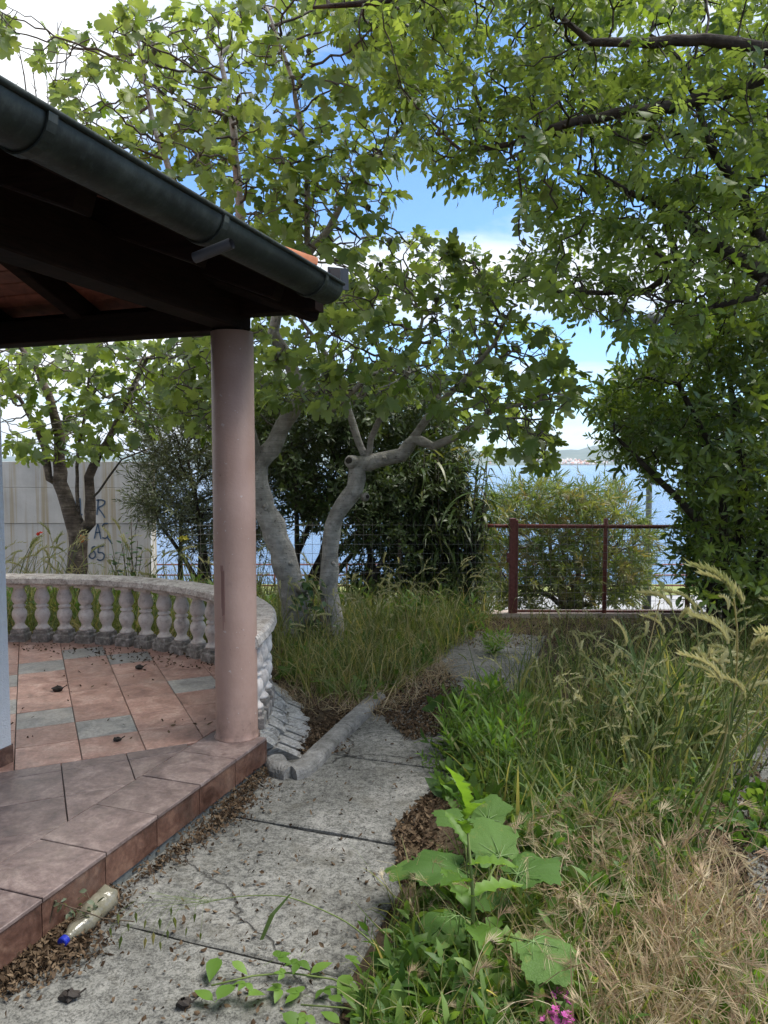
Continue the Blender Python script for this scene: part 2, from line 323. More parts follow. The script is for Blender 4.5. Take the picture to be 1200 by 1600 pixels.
    n = NT('gutter_metal'); g = n.geo(); a = n.noise(g, 6, 8, .7); b = n.noise(n.geo((9, 9, 2)), 6, 6, .7); col = n.ramp(a, [(.3, (.015, .018, .017)), (.55, (.036, .043, .039)), (.75, (.08, .092, .083))])
    col = n.mix(n.ramp(b, [(.5, 0), (.72, .4)]), col, (.10, .11, .10)); n.bump(b, .15, .003); m['gutter'] = n.fin(col, n.ramp(b, [(.3, .38), (.7, .65)]), .55, .4)
    n = NT('grey_pipe'); m['pipe'] = n.fin((.032, .034, .040), .35, 0, .5)
    n = NT('terracotta'); a = n.noise(n.geo(), 14, 6, .7); n.bump(a, .3, .005); m['terra'] = n.fin(n.ramp(a, [(.3, (.36, .12, .055)), (.7, (.56, .22, .11))]), .8)
    # far things
    n = NT('grey_concrete_wall'); g = n.geo(); a = n.noise(g, 1.6, 8, .6); b = n.noise(n.geo((5, 5, .12)), 1.2, 4, .6); c = n.noise(n.geo((1, 1, 1)), 40, 4, .7)
    gr = n.noise(n.geo((9, 9, .6)), 2, 4, .6)
    col = n.ramp(a, [(.3, (.34, .335, .325)), (.7, (.50, .495, .485))]); col = n.mix(n.math('MULTIPLY', n.ramp(gr, [(.4, 0), (.7, 1)]), .10), col, (.20, .20, .19))
    col = n.mix(n.ramp(b, [(.50, 0), (.60, .6)]), col, (.26, .19, .07)); col = n.mix(n.ramp(c, [(.66, 0), (.72, .5)]), col, (.12, .12, .12))
    n.bump(n.math('ADD', a, c), .4, .01); m['cwall'] = n.fin(col, .9, 0, .2)
    n = NT('blue_spray'); m['spray'] = n.fin((.055, .10, .17), .7)
    n = NT('rust_paint'); a = n.noise(n.geo(), 30, 6, .7); m['rust'] = n.fin(n.ramp(a, [(.35, (.10, .022, .018)), (.6, (.17, .05, .04)), (.8, (.22, .10, .07))]), .55, 0, .4)
    n = NT('wire'); m['wire'] = n.fin((.20, .19, .18), .6, .3)
    n = NT('lamp_metal'); m['pole'] = n.fin((.10, .115, .115), .6, .2)
    n = NT('road'); a = n.noise(n.geo(), 1.5, 8, .7); m['road'] = n.fin(n.ramp(a, [(.3, (.22, .22, .225)), (.7, (.32, .32, .32))]), .9)
    n = NT('threshold'); a = n.noise(n.geo(), 20, 6, .7); m['thresh'] = n.fin(n.ramp(a, [(.3, (.40, .31, .27)), (.7, (.62, .54, .49))]), .9)
    n = NT('verge'); a = n.noise(n.geo(), 8, 6, .7); m['verge'] = n.fin(n.ramp(a, [(.3, (.12, .14, .035)), (.7, (.22, .24, .07))]), .95)
    n = NT('sea'); g = n.geo((.5, 1.6, 1)); a = n.noise(g, 1.3, 6, .65, .4); b = n.noise(n.geo((.012, .05, 1)), 1, 5, .6); n.bump(a, .9, .22)
    m['sea'] = n.fin(n.ramp(b, [(.3, (.035, .095, .21)), (.7, (.055, .13, .27))]), .16, 0, .5)
    n = NT('hill'); a = n.noise(n.geo((.012, .012, .02)), 1, 8, .7); m['hill'] = n.fin(n.ramp(a, [(.35, (.035, .06, .035)), (.6, (.08, .10, .06)), (.75, (.2, .19, .15))]), .95)
    n = NT('town'); r = rnd_of(n); m['town'] = n.fin(n.ramp(r, [(.0, (.55, .52, .48)), (.5, (.45, .20, .12)), (.99, (.6, .56, .5))], 'CONSTANT'), .9)
    # plants
    m['fig'] = leafmat('fig_leaf', [(.062, .11, .028), (.10, .15, .034), (.145, .195, .048), (.08, .125, .042)], .45, .42, .4, .5)
    m['figfruit'] = NT('fig_skin').fin((.035, .045, .02), .5)
    m['ash'] = leafmat('tree_leaf', [(.055, .10, .022), (.09, .145, .03), (.135, .195, .04), (.065, .11, .028)], .48, .4, .4, .4)
    m['laurel'] = leafmat('laurel_leaf', [(.04, .075, .02), (.08, .13, .03), (.15, .21, .05), (.055, .10, .026)], .32, .35, .45)
    m['dark'] = leafmat('dark_leaf', [(.026, .044, .018), (.045, .07, .026), (.075, .105, .038), (.032, .054, .02)], .22, .45, .35)
    m['olive'] = leafmat('olive_leaf', [(.06, .08, .05), (.11, .13, .085), (.17, .19, .13), (.08, .105, .06)], .2, .4, .4)
    m['bamboo'] = leafmat('reed_leaf', [(.022, .042, .016), (.045, .075, .024), (.07, .11, .035), (.16, .15, .06)], .25, .4, .4)
    m['oleander'] = leafmat('oleander_leaf', [(.07, .11, .045), (.11, .155, .06), (.17, .20, .08), (.20, .16, .09)], .3, .45, .35)
    m['weed'] = leafmat('weed_leaf', [(.04, .09, .02), (.07, .135, .03), (.10, .175, .04), (.13, .20, .055)], .35, .5, .3)
    m['weed2'] = leafmat('weed_leaf_bright', [(.07, .14, .022), (.10, .19, .03), (.14, .24, .045), (.09, .17, .03)], .4, .5, .3)
    m['ivy'] = leafmat('ivy_leaf', [(.025, .06, .022), (.045, .095, .03), (.07, .13, .04), (.035, .075, .03)], .25, .4, .45)
    m['vein'] = NT('leaf_vein').fin((.12, .20, .06), .6)
    m['squash'] = leafmat('broad_leaf', [(.048, .105, .022), (.062, .125, .026), (.08, .15, .034)], .22, .6, .2, relief=.35)
    m['grass'] = leafmat('grass_blade', [(.065, .10, .03), (.11, .145, .045), (.19, .20, .085), (.36, .30, .18)], .35, .5, .3)
    m['grassg'] = leafmat('grass_green', [(.055, .095, .03), (.095, .14, .045), (.15, .19, .08), (.27, .25, .13)], .35, .5, .3)
    m['straw'] = leafmat('dry_grass', [(.20, .14, .09), (.40, .31, .19), (.56, .48, .34), (.32, .20, .14), (.46, .38, .24)], .3, .6, .2, tcol=(1.2, 1.1, .9))
    m['seed'] = leafmat('seed_head', [(.28, .28, .15), (.42, .40, .24), (.33, .32, .18), (.22, .25, .11)], .35, .6, .2, tcol=(1.4, 1.3, .9))
    m['litter'] = leafmat('dead_leaf', [(.035, .022, .014), (.075, .048, .03), (.17, .12, .08), (.05, .032, .022)], .1, .8, .1, tcol=(1, 1, 1))
    m['yellow'] = leafmat('yellow_leaf', [(.42, .38, .06), (.5, .45, .10)], .3, .5, .3, tcol=(1.2, 1.2, .8))
    m['pink'] = leafmat('pink_petal', [(.50, .08, .36), (.62, .16, .48)], .3, .5, .3, tcol=(1.1, 1, 1.1))
    m['red'] = leafmat('red_petal', [(.6, .03, .02), (.65, .06, .03)], .3, .5, .3, tcol=(1.1, 1, 1))
    m['orange'] = leafmat('orange_leaf', [(.55, .20, .05), (.5, .12, .05)], .3, .5, .3, tcol=(1.1, 1, 1))
    m['stem'] = NT('green_stem').fin((.11, .15, .045), .7, 0, .2)
    m['dstem'] = NT('brown_stem').fin((.07, .05, .03), .8)
    m['bfig'] = barkmat('fig_bark', (.16, .15, .135), (.29, .275, .25), (.44, .42, .39), .55)
    m['bfigd'] = barkmat('fig_twig_bark', (.05, .045, .038), (.085, .075, .062), (.14, .125, .10), .3)
    m['bbrown'] = barkmat('brown_bark', (.055, .042, .034), (.12, .095, .08), (.24, .20, .17), 1.2)
    m['bdark'] = barkmat('dark_bark', (.016, .013, .011), (.035, .029, .024), (.065, .055, .045), .4)
    # bottle
    n = NT('dirty_plastic'); a = n.noise(n.geo(), 18, 5, .6); n.bump(n.noise(n.geo(), 30, 3), .5, .01)
    m['bottle'] = n.fin(n.ramp(a, [(.3, (.13, .12, .08)), (.7, (.26, .245, .19))]), .16, 0, .7); n.b.inputs['Transmission Weight'].default_value = .25
    m['cap'] = NT('blue_cap').fin((.006, .018, .26), .4)
    m['black'] = NT('black_shrivelled').fin((.018, .013, .010), .8)
M_build()

# ------------------------------------------------------------ templates
def leaf_outline(pts, droop=.15, fold=.12, petiole=.0, mi=0, twist=0., pw=.012):
    """pts: right-hand outline (x, y) from base to tip; a folded, drooping leaf lying in XY, pointing along +Y"""
    vs = []; fs = []
    ys = [p[1] for p in pts]; L_ = max(ys)
    def zz(x, y): t = y/L_; return -droop*t*t*L_ + fold*abs(x) + twist*x*t
    k = len(pts)
    o = petiole
    for x, y in pts:
        vs.append((x, y+o, zz(x, y))); vs.append((-x, y+o, zz(-x, y)))
    mid = []
    for x, y in pts: mid.append(len(vs)); vs.append((0, min(max(y, 0), L_)+o, zz(0, max(y, 0))))
    for i in range(k-1):
        fs.append((mid[i], 2*i, 2*i+2, mid[i+1])); fs.append((mid[i+1], 2*i+3, 2*i+1, mid[i]))
    if petiole:
        b = len(vs); vs += [(-pw, 0, .0), (pw, 0, .0), (pw, o+.02, 0), (-pw, o+.02, 0)]; fs.append((b, b+1, b+2, b+3))
    return vs, fs
def fan_leaf(out, droop, fold, petiole, ctr=.32, wav=.0, pw=.014):
    vs = []; fs = []
    for i, (x, y) in enumerate(out): vs.append((x, y+petiole, -droop*y*abs(y)-.5*droop*x*x+fold*abs(x)+wav*math.sin(i*2.4)))
    k = len(out); vs.append((0, ctr+petiole, .02)); fs = [(k, i, (i+1) % k) for i in range(k)]
    b = len(vs); vs += [(-pw, 0, -.01), (pw, 0, -.01), (pw, petiole+.02, 0), (-pw, petiole+.02, 0)]; fs.append((b, b+1, b+2, b+3))
    return vs, fs
def fig_out(seed):
    r = random.Random(seed); side = []
    pts = [(.0, .02), (.15, -.06), (.30, -.01), (.43, .13), (.42, .25), (.28, .33), (.38, .42), (.50, .56), (.49, .68), (.36, .71), (.22, .62), (.25, .80), (.20, .96), (.0, 1.05)]
    q = .75+.5*r.random()
    def f(sg): return [(sg*x*(1+.12*(r.random()-.5))*(1 if i not in (5, 10) else q), y+.03*(r.random()-.5)) for i, (x, y) in enumerate(pts)]
    a = f(1); b = f(-1); return a+b[1:-1][::-1]
FIG = [Tpl(*fan_leaf(fig_out(i), .1+.12*(i % 4), .05+.07*(i % 3), .28, .34, .02)) for i in range(8)]
def ell(w, k=5, sharp=1.5): return [(0.002, 0)]+[(w*math.sin(PI*(i/k)**(1/sharp) if False else PI*(i/k)**.8), i/k) for i in range(1, k)]+[(0.0, 1)]
def join(parts):
    vs = []; fs = []; mi = []
    for (v, f, M_, q) in parts:
        b = len(vs); vs += [tuple(M_ @ Vector(p)) for p in v]; fs += [tuple(i+b for i in t) for t in f]; mi += [q]*len(f)
    return Tpl(vs, fs, mi)
def LM(y, ang, el, sc, roll=0, x=0, z=0):
    """a leaf at height y of the stem, turned ang round the stem axis (+Y), el away from it"""
    return Matrix.Translation((x, y, z)) @ Matrix.Rotation(ang, 4, 'Y') @ Matrix.Rotation(-el, 4, 'X') @ Matrix.Rotation(roll, 4, 'Y') @ Matrix.Scale(sc, 4)
def stemq(L_, w=.006, mi=1): return ([(-w, 0, 0), (w, 0, 0), (w*.5, L_, 0), (-w*.5, L_, 0), (0, 0, -w), (0, 0, w), (0, L_, w*.5), (0, L_, -w*.5)], [(0, 1, 2, 3), (4, 5, 6, 7)], Matrix.Identity(4), mi)
def compound(seed, n=7, L_=.8, lw=.25, ls=.36):
    r = random.Random(seed); P = [stemq(L_, .007)]
    for i in range(n-1):
        sg = 1 if i % 2 else -1; y = L_*(.25+.7*(i//2)/max(1, (n//2)))
        v, f = leaf_outline(ell(lw*(.85+.3*r.random()), 4), .15+.3*r.random(), .25)
        P.append((v, f, Matrix.Translation((0, y, 0)) @ Matrix.Rotation(-sg*(.95+.3*r.random()), 4, 'Z') @ Matrix.Rotation(-.25*r.random(), 4, 'X') @ Matrix.Scale(ls*(.8+.4*r.random()), 4), 0))
    v, f = leaf_outline(ell(lw, 4), .3, .25); P.append((v, f, Matrix.Translation((0, L_, 0)) @ Matrix.Rotation(.2*(r.random()-.5), 4, 'Z') @ Matrix.Rotation(-.3*r.random(), 4, 'X') @ Matrix.Scale(ls, 4), 0))
    return join(P)
ASH = [compound(i, 7 if i % 2 else 5) for i in range(6)]
def sprig(seed, n=10, L_=1., lw=.16, ls=.38, el=(.6, 1.1), k=3, droop=.15, bare=.1):
    r = random.Random(seed); P = [stemq(L_, .008)]; a = r.random()*6
    for i in range(n):
        a += 2.4; t = bare+(1-bare)*i/(n-1)
        v, f = leaf_outline(ell(lw*(.85+.3*r.random()), k), droop+.2*r.random(), .2)
        P.append((v, f, LM(L_*t, a, el[1]+(el[0]-el[1])*t+.3*(r.random()-.5), ls*(.75+.5*r.random()), r.random()-.5), 0))
    return join(P)
LAUREL = [sprig(i, 11, 1, .17, .40) for i in range(6)]
DARKT = [sprig(i+20, 12, 1, .19, .30, (.6, 1.3), 2) for i in range(4)]
OLIVE = [sprig(i+30, 16, 1, .085, .26, (.5, 1.0), 2, .05) for i in range(4)]
OLEA = [sprig(i+40, 15, 1, .085, .38, (.25, .85), 3, .12) for i in range(5)]
BAMB = [sprig(i+50, 8, 1, .055, .60, (.5, 1.3), 3, .55) for i in range(5)]
WEEDS = [sprig(i+60, 12, 1, .17, .34, (.4, 1.2), 3, .25) for i in range(5)]
LANCE = [sprig(i+70, 22, 1, .10, .33, (.25, 1.25), 3, .3, .02) for i in range(4)]
def trifol(seed):
    r = random.Random(seed); P = []
    for q in (-1.15, 0, 1.15):
        v, f = leaf_outline([(.0, 0), (.22, .15), (.30, .40), (.22, .68), (.09, .88), (0, 1)], .15+.2*r.random(), .2)
        P.append((v, f, Matrix.Translation((0, .55, 0)) @ Matrix.Rotation(-q, 4, 'Z') @ Matrix.Scale(.5+.08*r.random(), 4), 0))
    P.append(stemq(.56, .008)); return join(P)
TRI = [trifol(i) for i in range(5)]
BROAD = [Tpl(*leaf_outline(ell(w, 5), d, .2, .12)) for w, d in ((.26, .2), (.3, .35), (.2, .5), (.24, .1))]
def blade(bend, w=.03, k=5, tw=0.):
    vs = []; fs = []
    y = z = 0; a = 0
    for i in range(k+1):
        t = i/k; ww = w*(1-t**1.8)*.5+.0006
        vs += [(-ww*math.cos(tw*t), y, z-ww*math.sin(tw*t)), (ww*math.cos(tw*t), y, z+ww*math.sin(tw*t))]
        a = bend*t*1.6; y += math.cos(a)/k; z -= math.sin(a)/k
    fs = [(2*i, 2*i+1, 2*i+3, 2*i+2) for i in range(k)]
    return Tpl(vs, fs)
BL = [blade(b, .022, 5, t) for b, t in ((.3, .5), (.7, 1.), (1.1, -.8), (1.5, .4), (.1, .2), (1.9, 1.2))]
BLW = [blade(b, .045, 6, t) for b, t in ((.4, .5), (.8, 1.4), (1.3, -1), (1.7, .6))]
def seedstalk(seed, bend=.5, head=.17, awn=.06, nsp=26, drop=0., sw=.0075, opn=.38):
    """thin stalk with a bristly spike at its end; y is up; unit height"""
    r = random.Random(seed); vs = []; fs = []; mi = []
    y = z = 0; k = 9; path = []
    for i in range(k+1):
        t = i/k; a = bend*t**1.6; path.append(Vector((0, y, z))); y += math.cos(a)/k; z -= math.sin(a)/k
    w = .0035
    for p in path: vs += [(-w, p.y, p.z), (w, p.y, p.z), (0, p.y, p.z+w*1.6)]
    for i in range(k):
        b = 3*i; fs += [(b, b+1, b+4, b+3), (b+1, b+2, b+5, b+4), (b+2, b, b+3, b+5)]; mi += [1]*3
    e = path[-1]; t_ = (path[-1]-path[-2]).normalized(); q = bend
    for i in range(nsp):
        f = i/nsp; c = e + t_*head*f; a = i*2.4; out = Vector((math.cos(a), 0, math.sin(a)))
        out = (out - t_*out.dot(t_)).normalized(); dr = (t_*(.9)+out*opn).normalized(); s_ = dr.cross(out).normalized()*sw*(1-.4*f)
        L_ = awn*(.8+.5*r.random()); b = len(vs)
        vs += [tuple(c-s_), tuple(c+s_), tuple(c+dr*L_*.45+s_*.8+out*.004), tuple(c+dr*L_)]; fs += [(b, b+1, b+2), (b, b+2, b+3)]; mi += [0, 0]
        t_ = (t_ + Vector((0, -.004-drop, -.02))).normalized()
    return Tpl(vs, fs, mi)
SEED = [seedstalk(i, .25+.2*i, .16, .05) for i in range(5)]
FOX = [seedstalk(i+9, .25+.22*i, .20, .04, 60) for i in range(3)]
OAT = [seedstalk(i+20, .7+.2*i, .26, .05, 12, .05) for i in range(3)]
BROME = [seedstalk(i+30, 1.0+.3*i, .20, .16, 22, .04, .0032, .26) for i in range(4)]

# ------------------------------------------------------------ trees
def inpoly(px, py, poly):
    c = np.zeros(len(px), bool); j = len(poly)-1
    for i in range(len(poly)):
        xi, yi = poly[i]; xj, yj = poly[j]
        k = ((yi > py) != (yj > py)) & (px < (xj-xi)*(py-yi)/((yj-yi) or 1e-9)+xi); c ^= k; j = i
    return c
def cloud(poly, Y0, Y1, n, holes=(), clump=0., cs=1.7):
    """n points in a region of space seen inside poly, between the distances Y0 and Y1"""
    P_ = np.array(poly, float); lo = P_.min(0); hi = P_.max(0); out = []
    while sum(len(o) for o in out) < n:
        q = rng.random((n*2, 2))*(hi-lo)+lo; k = inpoly(q[:, 0], q[:, 1], poly)
        for h in holes: k &= ~inpoly(q[:, 0], q[:, 1], h)
        out.append(q[k])
    q = np.concatenate(out)[:n]; Y = Y0+(Y1-Y0)*rng.random(n)
    u = (q[:, 0]-600)/F; v = (800-q[:, 1])/F
    dy = math.cos(PITCH)+v*math.sin(PITCH); dz = -math.sin(PITCH)+v*math.cos(PITCH)
    P_ = np.stack([u/dy*Y, Y, H+dz/dy*Y], 1)
    if clump:
        k = np.array([mnoise.noise(Vector(p)*cs) for p in P_]); P_ = P_[k > np.quantile(k, clump)]
    return P_
def colonize(limbs, att, step=.09, kill=.13, infl=1.2, iters=160, gnarl=.25, up=.05):
    """limbs: list of polylines [(point, ...)] the first of which starts at the ground; returns nodes, parents"""
    nodes = []; par = []; fixed = {}
    for li, (pl, rd) in enumerate(limbs):
        pl = [Vector(p) for p in pl]
        if li == 0: last = -1
        else:
            N_ = np.array(nodes); last = int(np.argmin(((N_-np.array(pl[0]))**2).sum(1)))
            if (nodes[last]-np.array(pl[0])).dot(nodes[last]-np.array(pl[0])) > .09: last = -1
        for i in range(len(pl)):
            a = pl[i]
            if i == 0:
                if last == -1: nodes.append(np.array(a)); par.append(-1); fixed[len(nodes)-1] = rd[0]; last = len(nodes)-1
                continue
            seg = (pl[i]-pl[i-1]); k = max(1, int(seg.length/step))
            for j in range(1, k+1):
                nodes.append(np.array(pl[i-1]+seg*(j/k))); par.append(last); fixed[len(nodes)-1] = rd[i-1]+(rd[i]-rd[i-1])*j/k; last = len(nodes)-1
    N_ = np.array(nodes); att = att.copy(); D2 = ((att[:, None, :]-N_[None])**2).sum(2); near = D2.argmin(1); nd = D2.min(1)
    alive = nd > kill*kill; att = att[alive]; near = near[alive]; nd = nd[alive]
    nodes = list(nodes); kids = {}
    for it in range(iters):
        if not len(att): break
        act = nd < infl*infl if it < 40 else np.ones(len(nd), bool)
        if not act.any(): act = nd <= np.partition(nd, min(len(nd)-1, 20))[min(len(nd)-1, 20)]
        dirs = {}; NN = np.array(nodes); vec = unit(att[act]-NN[near[act]]); idx = near[act]
        u, inv = np.unique(idx, return_inverse=True); acc = np.zeros((len(u), 3)); np.add.at(acc, inv, vec)
        acc = unit(acc) + rng.normal(0, gnarl, acc.shape) + np.array([0, 0, up])
        new = NN[u]+unit(acc)*step; keep = []
        for q in range(len(u)):
            c = kids.get(u[q], 0)
            if c > 3: new[q] = new[q] + rng.normal(0, step*.5, 3)
            kids[u[q]] = c+1
        base = len(nodes); nodes.extend(list(new)); par.extend(list(u))
        d = ((att[:, None, :]-new[None])**2).sum(2); mi_ = d.argmin(1); dm = d.min(1); b = dm < nd
        near[b] = base+mi_[b]; nd[b] = dm[b]; al = nd > kill*kill; att = att[al]; near = near[al]; nd = nd[al]
    return np.array(nodes), np.array(par, int), fixed
def branches(nodes, par, fixed, tip=.004, ex=2.25, rmax=1., thick=.03):
    n = len(nodes); ch = [[] for _ in range(n)]
    for i, p in enumerate(par):
        if p >= 0: ch[p].append(i)
    r = np.full(n, tip); w = np.zeros(n)
    for i in range(n-1, -1, -1):
        if ch[i]: r[i] = min(rmax, sum(r[c]**ex for c in ch[i])**(1/ex)*1.0)
    # children are always later than parents
    for i in range(n):
        if i in fixed: r[i] = fixed[i]
        elif par[i] >= 0: r[i] = min(r[i], r[par[i]]*.92)
    chains = []
    st = [i for i in range(n) if par[i] < 0]
    stack = [(i, None) for i in st]
    while stack:
        i, fr = stack.pop(); c = [i] if fr is None else [fr, i]
        while ch[i]:
            k = sorted(ch[i], key=lambda q: -(r[q]+(10 if q in fixed and fixed.get(i) else 0)))
            for o in k[1:]: stack.append((o, i))
            i = k[0]; c.append(i)
        chains.append(c)
    return ch, r, chains
def limbmesh(nodes, r, chains, lo, hi, k):
    b = MB()
    for c in chains:
        rr = max(r[c[1]] if len(c) > 1 else r[c[0]], 0)
        if not (lo <= rr < hi) or len(c) < 2: continue
        rad = [r[i] for i in c]
        if len(c) > 1: rad[0] = min(rad[0], rad[1]*1.25)
        rad[-1] *= .5
        b.tube([nodes[i] for i in c], rad, k, jit=.07 if hi > .5 else 0)
    return b
def visible_score(P_, size):
    px, py, dep = proj(P_); ok = (dep > .3) & (px > -10) & (px < 1210) & (py > -10) & (py < 1610)
    return np.where(ok, size/np.maximum(dep, .3), 0)
def foliage(root, tpls, which, Ms, Ps, mats, size, singles=300, single_name='leaf', rest='foliage', label=None):
    """the 300 that show largest become parts of their own, the rest one part of kind stuff"""
    sc = visible_score(Ps, size); order = np.argsort(-sc)
    one = order[:singles]; one = one[sc[one] > 0]; msk = np.ones(len(Ps), bool); msk[one] = False
    shared = [t.mesh(single_name, mats) for t in tpls]
    for i in one:
        M4 = Matrix.Identity(4)
        for a in range(3):
            for b in range(3): M4[a][b] = float(Ms[i][a][b])
            M4[a][3] = float(Ps[i][a])
        link(single_name, shared[which[i]], root, M4)
    if msk.any():
        me = stuff_mesh(rest, tpls, np.asarray(which)[msk], Ms[msk], Ps[msk], mats)
        o = link(rest, me, root); o['kind'] = 'stuff'
    return msk.sum()
def tip_leaves(nodes, par, ch, r, thr, per, size, spread=(.5, 1.3), droop=.25, upn=.8, prob=1., extra=0, jitter=.02):
    """leaf frames round the thin nodes"""
    P_ = []; Y_ = []; S_ = []
    for i in range(len(nodes)):
        if r[i] > thr or par[i] < 0: continue
        tipn = not ch[i]
        k = per if tipn else (extra if rng.random() < prob else 0)
        if not k: continue
        t = unit(nodes[i]-nodes[par[i]])
        a = np.cross(t, [.3, .5, .8]); a = unit(a); b = np.cross(t, a); ph = rng.random()*6.28
        for j in range(k):
            q = ph+j*2.4+rng.normal(0, .3); e = rng.uniform(*spread)
            d = t*math.cos(e)+(a*math.cos(q)+b*math.sin(q))*math.sin(e); d[2] -= droop*rng.random()
            P_.append(nodes[i]+rng.normal(0, jitter, 3)); Y_.append(unit(d)); S_.append(size[0]+(size[1]-size[0])*rng.random()**1.3)
    P_ = np.array(P_); Y_ = np.array(Y_); S_ = np.array(S_)
    Z_ = rng.normal(0, 1-upn, P_.shape)+np.array([0, 0, upn]); Z_ = np.where(np.abs((Z_*Y_).sum(1))[:, None] > .97*np.linalg.norm(Z_, axis=1)[:, None], Z_+np.array([.5, .3, 0]), Z_)
    return P_, frames(Y_, Z_, S_), S_
def tree(name, label, cat, base, limbs, att, barks, tpls, mats, leafp, grow, singles=300, single_name='leaf', rest='foliage', group=None, thick=.022, tip=.004, ex=2.25, thin=0):
    root = empty(name, base, label, cat, group)
    nodes, par, fixed = colonize(limbs, att, **grow)
    ch, r, chains = branches(nodes, par, fixed, tip=tip, ex=ex)
    # trunks and limbs as parts, the twigs as one
    firstdone = False
    for c in chains:
        rr = r[c[1]] if len(c) > 1 else 0
        if rr >= thick and len(c) > 2:
            b = MB(); rad = [r[i] for i in c]; rad[0] = min(rad[0], rad[1]*1.2); rad[-1] *= .6
            pts = [nodes[i]+rng.normal(0, .10*min(r[i], .06), 3) for i in c]
            b.tube(pts, [q*(1+.06*math.sin(i*1.7+q*90)) for i, q in enumerate(rad)], 14 if rr > .05 else 9)
            b.build('trunk' if rr > .055 else 'branch', barks[0], root, True)
    tw = MB()
    for c in chains:
        rr = r[c[1]] if len(c) > 1 else 0
        if rr < thick and len(c) > 1:
            rad = [r[i] for i in c]; rad[0] = min(rad[0], rad[1]*1.15); rad[-1] *= .6; tw.tube([nodes[i] for i in c], rad, 5, cap=False)
    if tw.n: o = tw.build('twigs', barks[1], root, True); o['kind'] = 'stuff'
    P_, Ms, S_ = tip_leaves(nodes, par, ch, r, **leafp)
    which = rng.integers(0, len(tpls), len(P_))
    foliage(root, tpls, which, Ms, P_, mats, S_, singles, single_name, rest)
    print(name, 'nodes', len(nodes), 'leaves', len(P_))
    return root, nodes, par, r, ch

# ============================================================ GROUND, ROAD, SEA, FAR SHORE
def gz(x, y):
    z = float(np.interp(y, [-500, 8.05, 13, 20, 27, 29.3, 30.2], [0, 0, -1.1, -2.1, -3.1, -3.15, -7]))
    if 8.1 < y < 29: z += .03*math.sin(x*1.3+y)
    return z
def sheet(name, xs, ys, zf, mat, kind='structure'):
    b = MB(); nx = len(xs)
    b.raw([(x, y, zf(x, y)) for y in ys for x in xs], [(j*nx+i, j*nx+i+1, (j+1)*nx+i+1, (j+1)*nx+i) for j in range(len(ys)-1) for i in range(nx-1)])
    me = b.mesh(name, mat, True); o = link(name, me); o['kind'] = kind; return o
xs = [-600, -150, -60, -30, -16, -10]+list(np.arange(-7, 7.1, .35))+[10, 16, 30, 60, 150, 600]
ys = [-500, -150, -50, -20, -8, -3]+list(np.arange(-1, 8.1, .3))+[8.05, 9, 10, 11, 12, 13, 15, 17, 20, 23, 27, 29.3, 30.2]
def soilz(x, y):
    z = gz(x, y)
    if y < 8:
        r = Vector((x, y, 0))-C0; n_ = r.dot(Nn); s_ = r.dot(D)
        z -= .02
        if 1.02 < n_ < 2.2: z += (.035*(math.sin(x*5)+math.cos(y*4))*.5+.03)*max(0, min(1, (2.6-s_)))
        if n_ < .1 and s_ > .3: z += (.04+.02*math.sin(x*4+y*3))*max(0, min(1, (7.4-y)*2))
    return z
sheet('ground', xs, ys, soilz, m['soil'])
sheet('road', [-60, -20, -8, 0, 8, 20, 60], [14.5, 17, 20, 22.5, 24.6], lambda x, y: gz(x, y)+.05, m['road'])
sheet('grass_verge', [-60, -20, -8, 0, 8, 20, 60], [24.9, 27, 29.2], lambda x, y: gz(x, y)+.07, m['verge'])
sheet('sea', [-9000, -3000, -800, -100, 0, 100, 800, 3000, 9000], [29.9, 60, 150, 500, 1500, 3600], lambda x, y: -5., m['sea'])
hp = [(-4500, 16), (-2600, 40), (-1800, 44), (-1000, 62), (-300, 80), (300, 92), (700, 72), (1050, 80), (1280, 98), (1600, 66), (2200, 90), (3200, 60), (4500, 30)]
def hill(x, y):
    t = (y-3350)/900; h = np.interp(x, [p[0] for p in hp], [p[1] for p in hp])
    return -6+(h+6)*min(1, max(0, t))**.75*(1+.10*math.sin(x*.011+y*.004)+.06*math.sin(x*.031))
sheet('far_hills', list(np.linspace(-4500, 4500, 160)), [3350, 3420, 3500, 3600, 3750, 3900, 4100, 4250, 4600], hill, m['hill'])
# the little town along the far shore: far too small to count
hb = Tpl(*(lambda: ([(-1, -1, 0), (1, -1, 0), (1, 1, 0), (-1, 1, 0), (-1, -1, 1.4), (1, -1, 1.4), (1, 1, 1.4), (-1, 1, 1.4), (-1, 0, 2.1), (1, 0, 2.1)], [(0, 1, 5, 4), (1, 2, 6, 5), (2, 3, 7, 6), (3, 0, 4, 7), (4, 5, 9, 8), (6, 7, 8, 9), (5, 6, 9), (7, 4, 8)]))())
hx = np.concatenate([rng.normal(870, 60, 130), rng.uniform(700, 1300, 40), rng.uniform(-2500, 600, 40)]); hy = 3370+np.abs(rng.normal(0, 90, len(hx)))
hP = np.stack([hx, hy, [hill(a, b)-.5 for a, b in zip(hx, hy)]], 1); hY = np.stack([rng.normal(0, .5, len(hx)), np.ones(len(hx)), np.zeros(len(hx))], 1)
o = link('far_town', stuff_mesh('far_town', [hb], np.zeros(len(hx), int), frames(hY, np.tile([0, 0, 1.], (len(hx), 1)), rng.uniform(2.4, 4.6, len(hx))), hP, m['town'], False))
tag(o, 'little white and orange roofed houses of a town along the far shore', 'town', kind='stuff')

